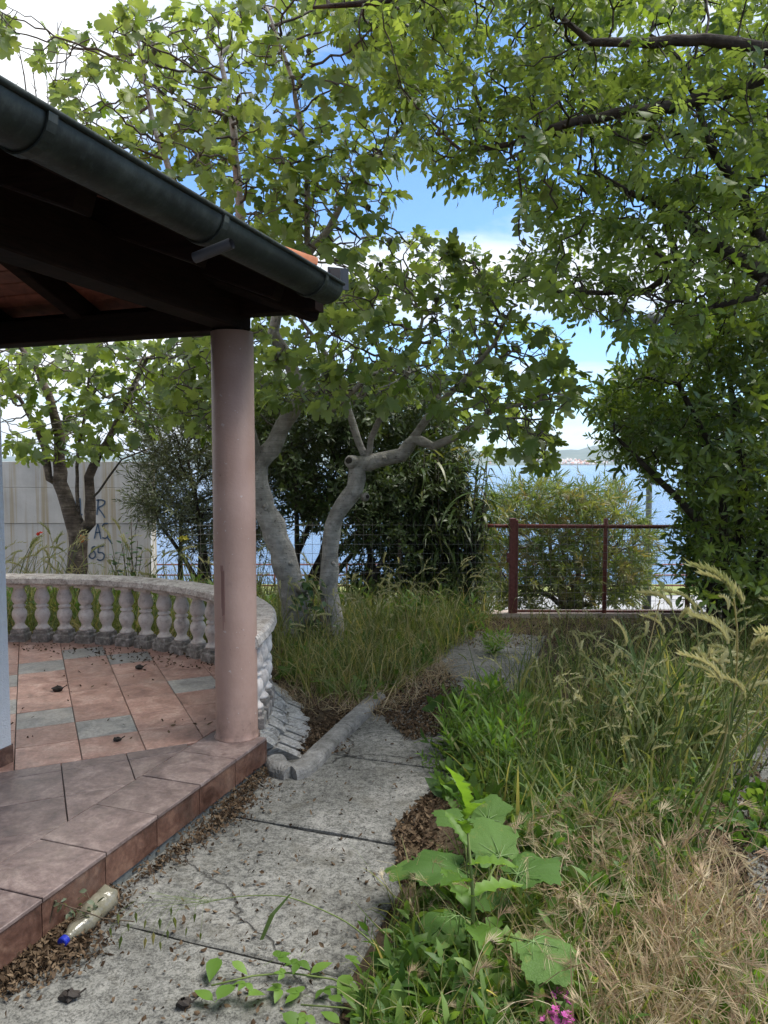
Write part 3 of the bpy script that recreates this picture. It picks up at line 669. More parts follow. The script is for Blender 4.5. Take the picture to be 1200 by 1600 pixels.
hzb = MB(); hzb.box((0, 2500, 70), (24000, 9000, 156)); hz = link('haze', hzb.mesh('haze', bpy.data.materials.new('haze_air'))); hz['kind'] = 'stuff'; hz['label'] = 'thin sea haze'
hm = hz.data.materials[0]; hm.use_nodes = True; hm.node_tree.nodes.remove(hm.node_tree.nodes['Principled BSDF']); pv = hm.node_tree.nodes.new('ShaderNodeVolumePrincipled'); pv.inputs['Color'].default_value = (.70, .84, 1, 1); pv.inputs['Density'].default_value = .00012; hm.node_tree.links.new(pv.outputs[0], hm.node_tree.nodes['Material Output'].inputs['Volume'])
# ============================================================ DRIVEWAY: two concrete tracks
def clip(poly, a, b, c):
    """keep a*x+b*y <= c"""
    out = []
    for i in range(len(poly)):
        p = poly[i]; q = poly[(i+1) % len(poly)]; dp = a*p[0]+b*p[1]-c; dq = a*q[0]+b*q[1]-c
        if dp <= 0: out.append(p)
        if dp*dq < 0: t = dp/(dp-dq); out.append((p[0]+(q[0]-p[0])*t, p[1]+(q[1]-p[1])*t))
    return out
def area(p): return abs(sum(p[i][0]*p[(i+1) % len(p)][1]-p[(i+1) % len(p)][0]*p[i][1] for i in range(len(p))))/2
def ccw(p): return p if sum(p[i][0]*p[(i+1) % len(p)][1]-p[(i+1) % len(p)][0]*p[i][1] for i in range(len(p))) > 0 else p[::-1]
path = empty('driveway', (0, 3, 0), 'cracked grey concrete driveway in two tracks leading to the gate', 'driveway'); path['kind'] = 'structure'; del path['category']
def slab(n0, n1, s0, s1, dz):
    q = [HF(a, b) for a, b in ((n0+.007, s0+.007), (n1-.007, s0+.007), (n1-.007, s1-.007), (n0+.007, s1-.007))]
    b = MB(); N_ = 7; e = []
    for i in range(4):
        for j in range(N_):
            p = q[i].lerp(q[(i+1) % 4], j/N_); e.append((p.x+random.uniform(-.004, .004), p.y+random.uniform(-.004, .004)))
    b.prism(ccw(e), -.08, dz, .006); b.build('slab', m['path'], path)
sj = [-6.7, -5.6, -4.6, -3.7, -2.91, -2.11, -1.36, -.52, .3, 1.15, 2.0, 2.85, 3.62]
for i in range(len(sj)-1):
    nl = -.02 if sj[i+1] < .4 else .20
    slab(nl, 1.03+random.uniform(-.03, .03), sj[i], sj[i+1], random.uniform(-.004, .004))
    slab(2.26, 3.15, sj[i]-.2, sj[i+1]-.2, random.uniform(-.004, .004))
thr = MB(); thr.box((2.05, 7.93, .0), (2.6, .22, .07)); tag(thr.build('gate_threshold', m['thresh']), 'pinkish concrete strip under the garden gate', 'threshold')

# ============================================================ TERRACE
CC = Vector((-2.86, 3.95, 0)); RR = 2.20
terr = empty('terrace', (-2, 3.9, 0), 'tiled terrace with a salmon and mauve floor and a round end', 'terrace'); terr['kind'] = 'structure'; del terr['category']
b = MB(); b.prism(ccw([tuple(HF(*p))[:2] for p in ((-.014, -6), (-.014, -.006), (-3.2, -.006), (-3.2, -6))]), -.05, .156); b.build('mortar_base', m['mortar'], terr)
g1 = Vector((-.427, .904)); h1 = Vector((.904, .427)); TS = .297
EC = Vector((-2.9, 4.3, 0)); EA, EB = 2.155, 1.75
raw_ = [Vector((EC.x+EA, 3.86+.02*i, 0)) for i in range(22)]+[Vector((EC.x+EA*math.cos(t), EC.y+EB*math.sin(t), 0)) for t in [R(.5*i) for i in range(1, 300)]]
cum = [0.]
for i in range(1, len(raw_)): cum.append(cum[-1]+(raw_[i]-raw_[i-1]).length)
cum = np.array(cum); rxy = np.array([(p.x, p.y) for p in raw_]); CL = cum[-1]
def curve(l, off=0.):
    x, y = np.interp(l, cum, rxy[:, 0]), np.interp(l, cum, rxy[:, 1]); x2, y2 = np.interp(l+.05, cum, rxy[:, 0]), np.interp(l+.05, cum, rxy[:, 1]); x1, y1 = np.interp(l-.05, cum, rxy[:, 0]), np.interp(l-.05, cum, rxy[:, 1])
    t = Vector((x2-x1, y2-y1, 0)).normalized(); n = Vector((t.y, -t.x, 0)); return Vector((x, y, 0))+n*off, n
edge_poly = [curve(l, .075)[0] for l in np.linspace(0, CL-.06, 40)]
def clip_edge(p, off=0.):
    for i in range(len(edge_poly)-1):
        if not p: return p
        a, b_ = edge_poly[i], edge_poly[i+1]; t = (b_-a).normalized(); nx, ny = t.y, -t.x; p = clip(p, nx, ny, nx*a.x+ny*a.y+off)
    return p
b = MB(); rp_ = clip_edge([(-6, 3), (.5, 3), (.5, 7), (-6, 7)], .02); rp_ = clip(rp_, Nn.x, Nn.y, Nn.x*C0.x+Nn.y*C0.y-.016); b.prism(ccw(rp_), -.05, .1535); b.build('round_base', m['grout'], terr)
def dot(v, w): return v.x*w.x+v.y*w.y
def put(poly, mat, z1=TZ, name='floor_tile'):
    if len(poly) < 3 or area(poly) < .0012: return
    b = MB(); dz = random.uniform(-.0012, .0012); b.prism(ccw(poly), z1-.014, z1+dz, .0022); b.build(name, mat, terr)
def sq(h0, h1_, g0, g1_, gap=.0021):
    return [tuple(h1*a+g1*b_) for a, b_ in ((h0+gap, g0+gap), (h1_-gap, g0+gap), (h1_-gap, g1_-gap), (h0+gap, g1_-gap))]
CN = Nn.x*C0.x+Nn.y*C0.y; CS = D.x*C0.x+D.y*C0.y
def clipn(p, lo=None, hi=None):
    if hi is not None: p = clip(p, Nn.x, Nn.y, CN+hi)
    if p and lo is not None: p = clip(p, -Nn.x, -Nn.y, -(CN+lo))
    return p
def clips(p, lo=None, hi=None):
    if hi is not None: p = clip(p, D.x, D.y, CS+hi)
    if p and lo is not None: p = clip(p, -D.x, -D.y, -(CS+lo))
    return p
greys = [G(70, 1123, TZ), G(165, 1133, TZ), G(10, 1105, TZ), G(300, 1070, TZ), G(60, 1043, TZ), G(10, 1068, TZ), G(190, 1027, TZ), G(125, 1022, TZ)]
for i in range(-14, 9):
    for j in range(-3, 13):
        h0 = .205+i*TS; g0 = 3.856+j*TS
        p = sq(h0, h0+TS, g0, g0+TS)
        c = h1*(h0+TS/2)+g1*(g0+TS/2)
        if j < 0: continue
        p = clip_edge(p, -.002)
        if not p: continue
        isg = any(abs(dot(Vector((g.x, g.y))-c, h1)) < TS/2 and abs(dot(Vector((g.x, g.y))-c, g1)) < TS/2 for g in greys)
        mt = m['tile_grey'] if isg else m['tile_pink']
        put(clipn(p, hi=-.309), mt)
        q = clips(clipn(p, lo=-.305, hi=-.002), lo=.004)
        if q: put(q, mt)
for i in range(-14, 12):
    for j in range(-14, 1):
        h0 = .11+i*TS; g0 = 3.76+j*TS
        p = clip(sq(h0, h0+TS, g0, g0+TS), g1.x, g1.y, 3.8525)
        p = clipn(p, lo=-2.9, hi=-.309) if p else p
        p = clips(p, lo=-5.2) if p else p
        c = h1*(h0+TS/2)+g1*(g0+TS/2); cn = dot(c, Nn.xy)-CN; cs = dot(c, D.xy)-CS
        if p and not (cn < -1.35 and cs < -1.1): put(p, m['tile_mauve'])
k = 0; s = 0.
while s > -5.6:
    q = [HF(a, b_) for a, b_ in ((-.3045, s-.0025), (0.004, s-.0025), (.004, s-.3085), (-.3045, s-.3085))]
    put([(p.x, p.y) for p in q], m['tile_mauve'], TZ+.001, 'edge_tile')
    b = MB(); q = [HF(a, b_) for a, b_ in ((-.0135, s-.002), (-.001, s-.002), (-.001, s-.309), (-.0135, s-.309))]
    b.prism(ccw([(p.x, p.y) for p in q]), .035, .1545, .0); b.build('riser_tile', m['tile_rust'], terr)
    s -= .311
b = MB(); q = [HF(a, b_) for a, b_ in ((-.36, .0), (-.36, .012), (.0, .012), (.0, .0))]; b.prism(ccw([(p.x, p.y) for p in q]), .035, .1545); b.build('riser_tile', m['tile_rust'], terr)

# ============================================================ BALUSTRADE
bal = empty('balustrade', (CC.x, CC.y, TZ), 'curved white concrete balustrade around the round end of the terrace', 'balustrade')
b = MB(); NA = 130; ring = []
prof = [(-.105, .640), (-.115, .655), (-.11, .692), (-.09, .703), (.0, .708), (.09, .703), (.108, .690), (.113, .652), (.105, .640)]
for i in range(NA+1):
    l = .02+(CL-.04)*i/NA
    for r, z in prof:
        p, _n = curve(l, r*(.80+.2*min(1, l/.35))+random.uniform(-.003, .003)); p.z = z+random.uniform(-.0025, .0025); ring.append(p)
k = len(prof); b.raw(ring, [(i*k+j, i*k+(j+1) % k, (i+1)*k+(j+1) % k, (i+1)*k+j) for i in range(NA) for j in range(k)]+[tuple(range(k)), tuple(range(NA*k, NA*k+k))[::-1]])
b.build('handrail', m['rail'], bal, False)
BPROF = [(.052, .098), (.056, .104), (.056, .112), (.046, .120), (.036, .135), (.036, .150), (.044, .168), (.054, .192), (.0585, .215), (.056, .238), (.046, .257), (.036, .268), (.036, .272), (.047, .277), (.049, .285), (.047, .293), (.036, .298), (.036, .303), (.046, .314), (.055, .330), (.0585, .350), (.056, .372), (.048, .395), (.040, .418), (.038, .434), (.050, .440), (.054, .448)]
def bal_meshes():
    bb = MB(); bb.lathe(BPROF, (0, 0, -.17+TZ-.17), 20)
    bb = MB(); bb.lathe([(r, z-.0) for r, z in BPROF], (0, 0, 0), 20); body = bb.mesh('baluster_body', m['balust'], True)
    f = MB(); f.prism([(-.066, -.066), (.066, -.066), (.066, .066), (-.066, .066)], 0, .065, .010); f.prism([(-.054, -.054), (.054, -.054), (.054, .054), (-.054, .054)], .065, .100, .010); foot = f.mesh('baluster_foot', m['foot'])
    t = MB(); t.prism([(-.062, -.062), (.062, -.062), (.062, .062), (-.062, .062)], .446, .474, .0); top = t.mesh('baluster_top', m['balust'])
    return body, foot, top
body, foot, top = bal_meshes()
l = .20
while l < CL-.15:
    p, nv = curve(l, .028 if l < .8 else .0); a = math.atan2(nv.y, nv.x); p.z = TZ
    Mx = Matrix.Translation(p) @ Matrix.Rotation(a+random.uniform(-.04, .04), 4, 'Z')
    o = link('baluster', body, bal, Mx); link('foot', foot, o, Mx); link('top_block', top, o, Mx); l += .187
# slanting rough white stones under the balustrade
sb = empty('stone_footing', (CC.x+2.3, CC.y+.3, 0), 'slanting rough white stone footing below the curved balustrade beside the kerb', 'stone footing')
for ai in range(30):
    for zi in range(2):
        la, lb = .10+ai*.072+random.uniform(-.01, .01), .10+(ai+1)*.072+random.uniform(-.012, .006); t0, t1 = zi/2+.008, (zi+1)/2-.008
        b = MB(); vs = []; off = random.uniform(0, .028)
        for (l, t) in ((la, t0), (lb, t0), (lb, t1), (la, t1)):
            p, nv = curve(max(0, l+(t-.5)*.12), .078+.05*t+.17*t**1.6+random.uniform(-.006, .006)+off); p.z = .165*(1-t)+random.uniform(-.006, .006); vs.append(p)
            vs.append(p-nv*.09-Vector((0, 0, .04)))
        mid = (vs[0]+vs[2]+vs[4]+vs[6])/4+nv*random.uniform(.006, .024)+Vector((0, 0, .010)); e1 = (vs[0]+vs[6])/2+nv*random.uniform(-.004, .012); 
        vs += [mid, e1]
        b.raw(vs, [(0, 2, 8), (2, 4, 8), (4, 6, 8), (6, 9, 8), (9, 0, 8), (0, 1, 3, 2), (2, 3, 5, 4), (4, 5, 7, 6), (6, 7, 1, 0, 9)]); b.build('stone', m['stone'], sb)
# kerb
kb = empty('kerb', (-.4, 4.2, 0), 'worn rounded concrete kerb bending from the terrace corner along the path', 'kerb')
kp = [HF(.02, .06), HF(.09, -.03), HF(.17, -.05), HF(.215, .05)]+[HF(.19+.0*i, .12+.3*i) for i in range(0, 5)]
def kerbseg(P_):
    P_ = [q for i in range(len(P_)-1) for q in [P_[i].lerp(P_[i+1], j/4) for j in range(4)]]+[P_[-1]]
    b = MB(); prof = [(-.058, -.04), (-.057, .030), (-.053, .044), (-.044, .053), (-.03, .057), (-.012, .058), (.006, .0585), (.022, .057), (.038, .052), (.048, .043), (.055, .028), (.062, -.04)]; vs = []
    for i, p in enumerate(P_):
        t = (P_[min(i+1, len(P_)-1)]-P_[max(i-1, 0)]).normalized(); sd_ = Vector((t.y, -t.x, 0))
        for x, z in prof: vs.append(p+sd_*(x+random.uniform(-.0018, .0018))+Vector((0, 0, z+random.uniform(-.0022, .0022))))
    k = len(prof); n = len(P_); b.raw(vs, [(i*k+j, i*k+(j+1) % k, (i+1)*k+(j+1) % k, (i+1)*k+j) for i in range(n-1) for j in range(k)]+[tuple(range(k))[::-1], tuple(range((n-1)*k, n*k))]); b.build('kerb_stone', m['kerb'], kb)
kerbseg([kp[0], kp[0].lerp(kp[1], .5), kp[1], kp[1].lerp(kp[2], .5), kp[2]]); 
def fine(a, b, k): return [a.lerp(b, i/k) for i in range(k+1)]
kerbseg([HF(.172, -.052), HF(.205, .0), HF(.205, .1)]+fine(HF(.20, .2), HF(.185, .62), 4)); kerbseg(fine(HF(.185, .626), HF(.17, 1.28), 7))

# ============================================================ HOUSE: column, wall, porch roof
house = empty('house', HF(-1.6, -1.2, TZ), 'house corner with dark timber porch roof, grey gutter and round salmon column', 'house')
cx = HF(-.157, -.0215)
b = MB(); b.lathe([(.121, TZ-.002), (.114, TZ+.008), (.109, TZ+.03), (.1085, 1.2), (.1075, 2.268)], (cx.x, cx.y, 0), 64); col = b.build('column', m['column'], house, True)
b = MB()
for k in range(5):
    a = R(-118+k*2.2); hgt = random.uniform(.12, .45); z0 = 1.06
    b.box((cx.x+.1093*math.cos(a), cx.y+.1093*math.sin(a), z0-hgt/2), (.0016, .0032, hgt), a)
b.box((cx.x+.1094*math.cos(R(-116)), cx.y+.1094*math.sin(R(-116)), 1.07), (.0016, .016, .03), R(-116)); b.build('drip_stain', m['stain'], col)
def hbox(b, n0, n1, s0, s1, z0, z1): b.prism(ccw([tuple(HF(*p))[:2] for p in ((n0, s0), (n1, s0), (n1, s1), (n0, s1))]), z0, z1)
b = MB(); hbox(b, -4.4, -1.0, -6.5, -.69, TZ+.001, 2.66); wl = b.build('wall', m['wallwhite'], house)
s = -.69
while s > -5.8:
    b = MB(); hbox(b, -.999, -.988, s-.31, s-.003, TZ+.002, TZ+.085); b.build('skirting_tile', m['tile_rust'], wl); s -= .313
b = MB(); hbox(b, -1.34, -1.0, -.689, -.678, TZ+.002, TZ+.085); b.build('skirting_tile', m['tile_rust'], wl)
PT = .384; EZ = 2.33
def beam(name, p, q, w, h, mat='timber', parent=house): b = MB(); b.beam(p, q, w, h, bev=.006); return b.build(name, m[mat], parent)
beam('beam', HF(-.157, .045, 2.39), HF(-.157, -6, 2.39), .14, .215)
beam('beam', HF(-.232, -.0215, 2.335), HF(-4.6, -.0215, 2.335), .14, .125)
beam('outrigger_beam', HF(-.085, -.0215, 2.405), HF(.33, -.0215, 2.405), .10, .12)
for s in [-.36-.62*i for i in range(9)]:
    L_ = min(2.4, .36-.29+.0-s)
    beam('rafter', HF(.29, s, EZ+.06), HF(.29-L_, s, EZ+.06+L_*PT), .08, .12)
for n_ in [-.45-.62*i for i in range(6)]:
    L_ = min(2.4, .30-n_, n_+4.75)
    if L_ > .2: beam('rafter', HF(n_, .05, EZ+.06), HF(n_, .05-L_, EZ+.06+L_*PT), .08, .12)
beam('hip_rafter', HF(.29, .05, EZ+.05), HF(.29-2.4, .05-2.4, EZ+.05+2.4*PT), .09, .15)
W = .098
for i in range(25):
    a = i*W; z = EZ+.125+(a+W/2)*PT
    p0, p1 = HF(.30-a-W/2, .065-a-W/2, z), HF(.30-a-W/2, -6.2, z); nrm = (Nn*PT+Vector((0, 0, 1))).normalized()
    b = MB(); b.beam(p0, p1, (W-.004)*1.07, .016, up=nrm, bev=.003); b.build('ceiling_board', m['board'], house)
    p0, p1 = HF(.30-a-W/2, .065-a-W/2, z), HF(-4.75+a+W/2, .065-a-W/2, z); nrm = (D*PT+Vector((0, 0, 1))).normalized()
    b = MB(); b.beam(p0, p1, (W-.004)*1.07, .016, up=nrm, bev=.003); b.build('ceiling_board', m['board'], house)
beam('fascia_board', HF(.312, .07, EZ+.105), HF(.312, -6.2, EZ+.105), .022, .085)
beam('fascia_board', HF(.30, .080, EZ+.105), HF(-4.7, .080, EZ+.105), .022, .085)
b = MB(); zt = EZ+.15; q = 2.5
b.raw([HF(.36, .10, zt), HF(.36, -6.2, zt), HF(.30-q, -6.2, zt+q*PT), HF(.30-q, .065-q, zt+q*PT), HF(-4.75, .10, zt), HF(-4.75, -6.2, zt), HF(.36, .10, zt+.012), HF(.36, -6.2, zt+.012), HF(.30-q, -6.2, zt+.012+q*PT), HF(.30-q, .065-q, zt+.012+q*PT), HF(-4.75, .10, zt+.012), HF(-4.75, -6.2, zt+.012)],
      [(0, 1, 2, 3), (0, 3, 4), (3, 2, 5, 4), (6, 9, 8, 7), (6, 10, 9), (9, 10, 11, 8), (0, 6, 7, 1), (0, 4, 10, 6), (4, 5, 11, 10)]); b.build('roof_deck', m['terra'], house)
def tilemesh():
    b = MB(); k = 8; vs = []
    for y, r, z in ((0, .058, .018), (.40, .050, 0)):
        for i in range(k+1): a = PI*i/k; vs.append((r*math.cos(a), y, z+r*.8*math.sin(a))) 
        for i in range(k+1): a = PI*i/k; vs.append(((r-.012)*math.cos(a), y, z+(r-.012)*.8*math.sin(a)))
    K = k+1
    fs = [(i, i+1, 2*K+i+1, 2*K+i) for i in range(k)]+[(K+i+1, K+i, 3*K+i, 3*K+i+1) for i in range(k)]+[(i+1, i, K+i, K+i+1) for i in range(k)]
    b.raw(vs, fs); return b.mesh('roof_tile', m['terra'], True)
tm = tilemesh(); slope = math.atan(PT)
cnt = 0
for j in range(7):
    for i in range(40):
        a = .35*j-.02; s = -.04-i*.15
        if s > .065-a-.09: continue
        Mx = Matrix.Translation(HF(.30-a, s, zt+.002+a*PT)) @ Matrix.Rotation(HROT+PI/2, 4, 'Z') @ Matrix.Rotation(slope, 4, 'X')
        if cnt < 200: link('roof_tile', tm, house, Mx); cnt += 1
for i in range(6):                                         # ridge tiles up the hip
    a = -.02+.36*i
    Mx = Matrix.Translation(HF(.25-a, .0-a, zt+.075+a*PT)) @ Matrix.Rotation(HROT+3*PI/4, 4, 'Z') @ Matrix.Rotation(math.atan(PT/1.414), 4, 'X') @ Matrix.Scale(1.15, 4)
    link('hip_tile', tm, house, Mx)
def gutter(p, q, nrm, parent):
    """half-round gutter with a beaded rim"""
    b = MB(); k = 14; r = .082; t = (q-p); L_ = t.length; t = t.normalized(); vs = []; n = 14
    for i in range(n+1):
        c = p+t*L_*i/n
        for rr in (r, r-.004):
            for j in range(k+1): a = PI+PI*j/k; vs.append(c+nrm*rr*math.cos(a)+Vector((0, 0, rr*math.sin(a))))
    K = 2*(k+1); fs = []
    for i in range(n):
        for j in range(k): fs += [(i*K+j, (i+1)*K+j, (i+1)*K+j+1, i*K+j+1), (i*K+k+1+j, i*K+k+2+j, (i+1)*K+k+2+j, (i+1)*K+k+1+j)]
    for e in (0, n): fs.append(tuple(e*K+j for j in range(k+1)))
    b.raw(vs, fs); g = b.build('gutter', m['gutter'], parent, True)
    b = MB(); b.tube([p+nrm*(r+.004)+Vector((0, 0, .004)), q+nrm*(r+.004)+Vector((0, 0, .004))], .0085, 8); b.build('rim', m['gutter'], g, True); return g
GZ = 2.4264
g = gutter(HF(.43, -.16, GZ), HF(.43, -6.2, GZ), Nn, house)
def band(s, w=.03):
    b = MB(); k = 12; vs = []
    for ds in (-w/2, w/2):
        for rr in (.0855, .091):
            for j in range(k+1): a = PI+PI*j/k; vs.append(HF(.43+rr*math.cos(a), s+ds, GZ+rr*math.sin(a)))
    K = k+1; fs = [(K+j, K+j+1, 3*K+j+1, 3*K+j) for j in range(k)]+[(j, j+1, K+j+1, K+j) for j in range(k)]+[(2*K+j+1, 2*K+j, 3*K+j, 3*K+j+1) for j in range(k)]
    b.raw(vs, fs); b.build('gutter_band', m['gutter'], g)
for s in (-.36, -1.2, -1.98, -2.9, -3.9): band(s)
# the cut pipe that comes out below the gutter
pp = A(362, 380, 2.5); b = MB(); q = pp-Nn*.14-Vector((0, 0, .035)); k = 14
b.tube([q, pp], .018, k, cap=False); b.tube([pp, q], .0155, k, cap=False); b.build('outlet_pipe', m['pipe'], house, True)
b = MB(); p = HF(.47, -.15, GZ+.02); b.box(p, (.05, .012, .12), HROT); b.box(p+D*.03+Vector((0, 0, .02)), (.10, .012, .10), HROT+.7); b.build('gutter_end_plate', m['pipe'], house)

# ============================================================ CONCRETE WALL WITH GRAFFITI
YW = 12.0
cw = empty('concrete_wall', A(60, 893, YW+.15)*1., 'bare grey concrete wall with rusty streaks and blue graffiti behind the left fig tree', 'wall')
xr = A(235, 800, YW).x; xl = A(-420, 800, YW).x; zs = [-1.0, A(0, 872, YW).z, A(0, 818, YW).z, A(0, 762, YW).z, A(0, 721, YW).z]
for i in range(4):
    x = xl
    while x < xr-.1:
        x2 = min(xr, x+2.1); x2 = xr if xr-x2 < .7 else x2
        b = MB(); dy = random.uniform(-.006, .006); b.beam((x+.004, YW+.15+dy, (zs[i]+zs[i+1])/2), (x2-.004, YW+.15+dy, (zs[i]+zs[i+1])/2), .3, zs[i+1]-zs[i]-.006, bev=.003); b.build('concrete_panel', m['cwall'], cw); x = x2
b = MB()
b.beam((xl, YW+.15, (zs[0]+zs[-1])/2), (xr-.03, YW+.15, (zs[0]+zs[-1])/2), .24, zs[-1]-zs[0]-.05); b.build('wall_core', m['cwall'], cw)
def gp(x, y): p = A(x/4.8, 700+y/4.8, YW-.014); return p
strokes = [[(545, 372), (552, 415)], [(572, 385), (566, 500)], [(600, 378), (604, 445), (602, 515), (616, 495)], [(568, 450), (602, 450)], [(738, 385), (733, 440), (726, 500)], [(722, 392), (760, 388), (790, 400), (778, 428), (732, 448), (760, 480), (786, 522)],
           [(708, 678), (722, 610), (734, 562), (744, 620), (756, 682)], [(716, 635), (752, 632)], [(808, 566), (782, 564), (766, 585), (780, 610), (808, 628), (812, 660), (792, 680), (768, 672)], [(806, 672), (840, 718)],
           [(712, 738), (690, 745), (688, 765), (712, 780), (716, 815), (692, 832), (668, 818), (672, 795), (700, 775)], [(776, 736), (738, 738), (733, 788), (764, 782), (784, 802), (776, 835), (748, 846), (728, 834)]]
b = MB()
for st in strokes:
    P_ = [gp(*p) for p in st]
    Q = []
    for i in range(len(P_)-1):
        for j in range(4): Q.append(P_[i].lerp(P_[i+1], j/4))
    Q.append(P_[-1])
    if len(Q) > 5:
        for _ in range(2): Q = [Q[0]]+[(Q[i-1]+Q[i]*2+Q[i+1])/4 for i in range(1, len(Q)-1)]+[Q[-1]]
    b.beam(Q[0], Q[0]+Vector((.001, 0, .001)), .001, .001)
    w = .011
    for i in range(len(Q)-1):
        t = (Q[i+1]-Q[i]).normalized(); s_ = Vector((t.z, 0, -t.x))*w; a_, c_ = Q[i]-t*.003, Q[i+1]+t*.003
        b.raw([a_-s_, a_+s_, c_+s_, c_-s_, a_-s_+Vector((0, .004, 0)), a_+s_+Vector((0, .004, 0)), c_+s_+Vector((0, .004, 0)), c_-s_+Vector((0, .004, 0))], [(0, 1, 2, 3), (0, 4, 5, 1), (2, 6, 7, 3)])
b.build('graffiti', m['spray'], cw)

# ============================================================ GATE, FENCES, LAMP POST
YG = 7.86
def wiremesh(b, x0, x1, z0, z1, y, dx=.085, dz=.085, r=.0022):
    x = x0
    while x <= x1: b.tube([(x+random.uniform(-.004, .004), y, z0), (x+random.uniform(-.004, .004), y, z1+random.uniform(.0, .05))], r, 3, cap=False); x += dx
    z = z0+.03
    while z <= z1:
        n = max(2, int((x1-x0)/.5)); b.tube([(x0+(x1-x0)*i/n, y+.003, z+random.uniform(-.004, .004)) for i in range(n+1)], r, 3, cap=False); z += dz
gt = empty('garden_gate', A(880, 965, YG), 'rusty red garden gate of wire mesh between dark red posts', 'gate')
zt_ = A(900, 822, YG).z; x0 = A(800, 900, YG).x; xm = A(945, 900, YG).x; x1 = A(1075, 900, YG).x; xl_ = A(757, 900, YG).x
b = MB(); b.box((x0, YG, (A(800, 810, YG).z+.0)/2), (.062, .062, A(800, 810, YG).z)); b.box((x0+.045, YG, (A(800, 812, YG).z)/2), (.02, .05, A(800, 812, YG).z-.01)); gp_ = b.build('post', m['rust'], gt)
b = MB(); b.box((x0-.045, YG-.01, .62), (.03, .05, .10)); b.box((x0-.05, YG-.045, .62), (.02, .03, .02)); b.build('latch', m['rust'], gp_)
b = MB(); b.tube([(xm, YG, .02), (xm, YG, A(945, 810, YG).z)], .022, 10); b.build('post', m['rust'], gt, True)
b = MB(); b.tube([(x1, YG, .0), (x1, YG, zt_+.04)], .026, 10); b.build('post', m['rust'], gt, True)
b = MB(); b.tube([(x0+.03, YG, zt_), (x1, YG, zt_-.008)], .021, 10); b.build('top_rail', m['rust'], gt, True)
b = MB(); b.tube([(x0+.03, YG, .055), (x1, YG, .05)], .014, 8); b.build('bottom_rail', m['rust'], gt, True)
b = MB(); wiremesh(b, x0+.06, x1, .05, zt_+.02, YG-.024); b.build('wire_mesh', m['wire'], gt)
fn = empty('wire_fence', (0, YG+.02, 0), 'wire mesh fence with a rusty top rail between the fig trunks and the gate', 'fence')
b = MB(); b.tube([(xl_, YG, zt_+.005), (x0-.035, YG, zt_)], .019, 10); b.build('top_rail', m['rust'], fn, True)
for px in (625,):
    b = MB(); p = A(px, 900, YG); b.tube([(p.x, YG+.06, 0), (p.x, YG+.06, zt_+.03)], .022, 8); b.build('post', m['bbrown'], fn, True)
b = MB(); wiremesh(b, A(300, 900, YG).x, x0-.05, .03, zt_+.01, YG+.02, .09, .10); b.build('wire_mesh', m['wire'], fn)
lp = empty('lamp_post', A(1010, 960, 12.9), 'slender grey lamp post beyond the gate in front of the sea', 'lamp post')
p = A(1010, 960, 12.9); z0 = gz(0, 12.9); b = MB(); b.lathe([(.075, z0), (.072, z0+1.0), (.052, z0+1.15), (.045, z0+5.0)], (p.x, p.y, 0), 16); b.build('pole', m['pole'], lp, True)
b = MB(); b.lathe([(.05, z0+5.0), (.18, z0+5.05), (.2, z0+5.12), (.06, z0+5.22)], (p.x, p.y, 0), 16); b.build('lamp_head', m['pole'], lp, True)
sr = empty('promenade_railing', (2, 27, -3.1), 'red brown pipe railing along the sea beyond the road', 'railing')
for z in (-2.02, -2.40, -2.78): b = MB(); b.tube([(-30, 27, z), (30, 27, z)], .028, 6); b.build('rail', m['rust'], sr, True)
x = 9.06-2.6*15
while x < 30: b = MB(); b.tube([(x, 27, -3.15), (x, 27, -2.0)], .04, 6); b.build('post', m['rust'], sr, True); x += 2.6

# ============================================================ TREES
def AA(l): return [A(*p) for p in l]
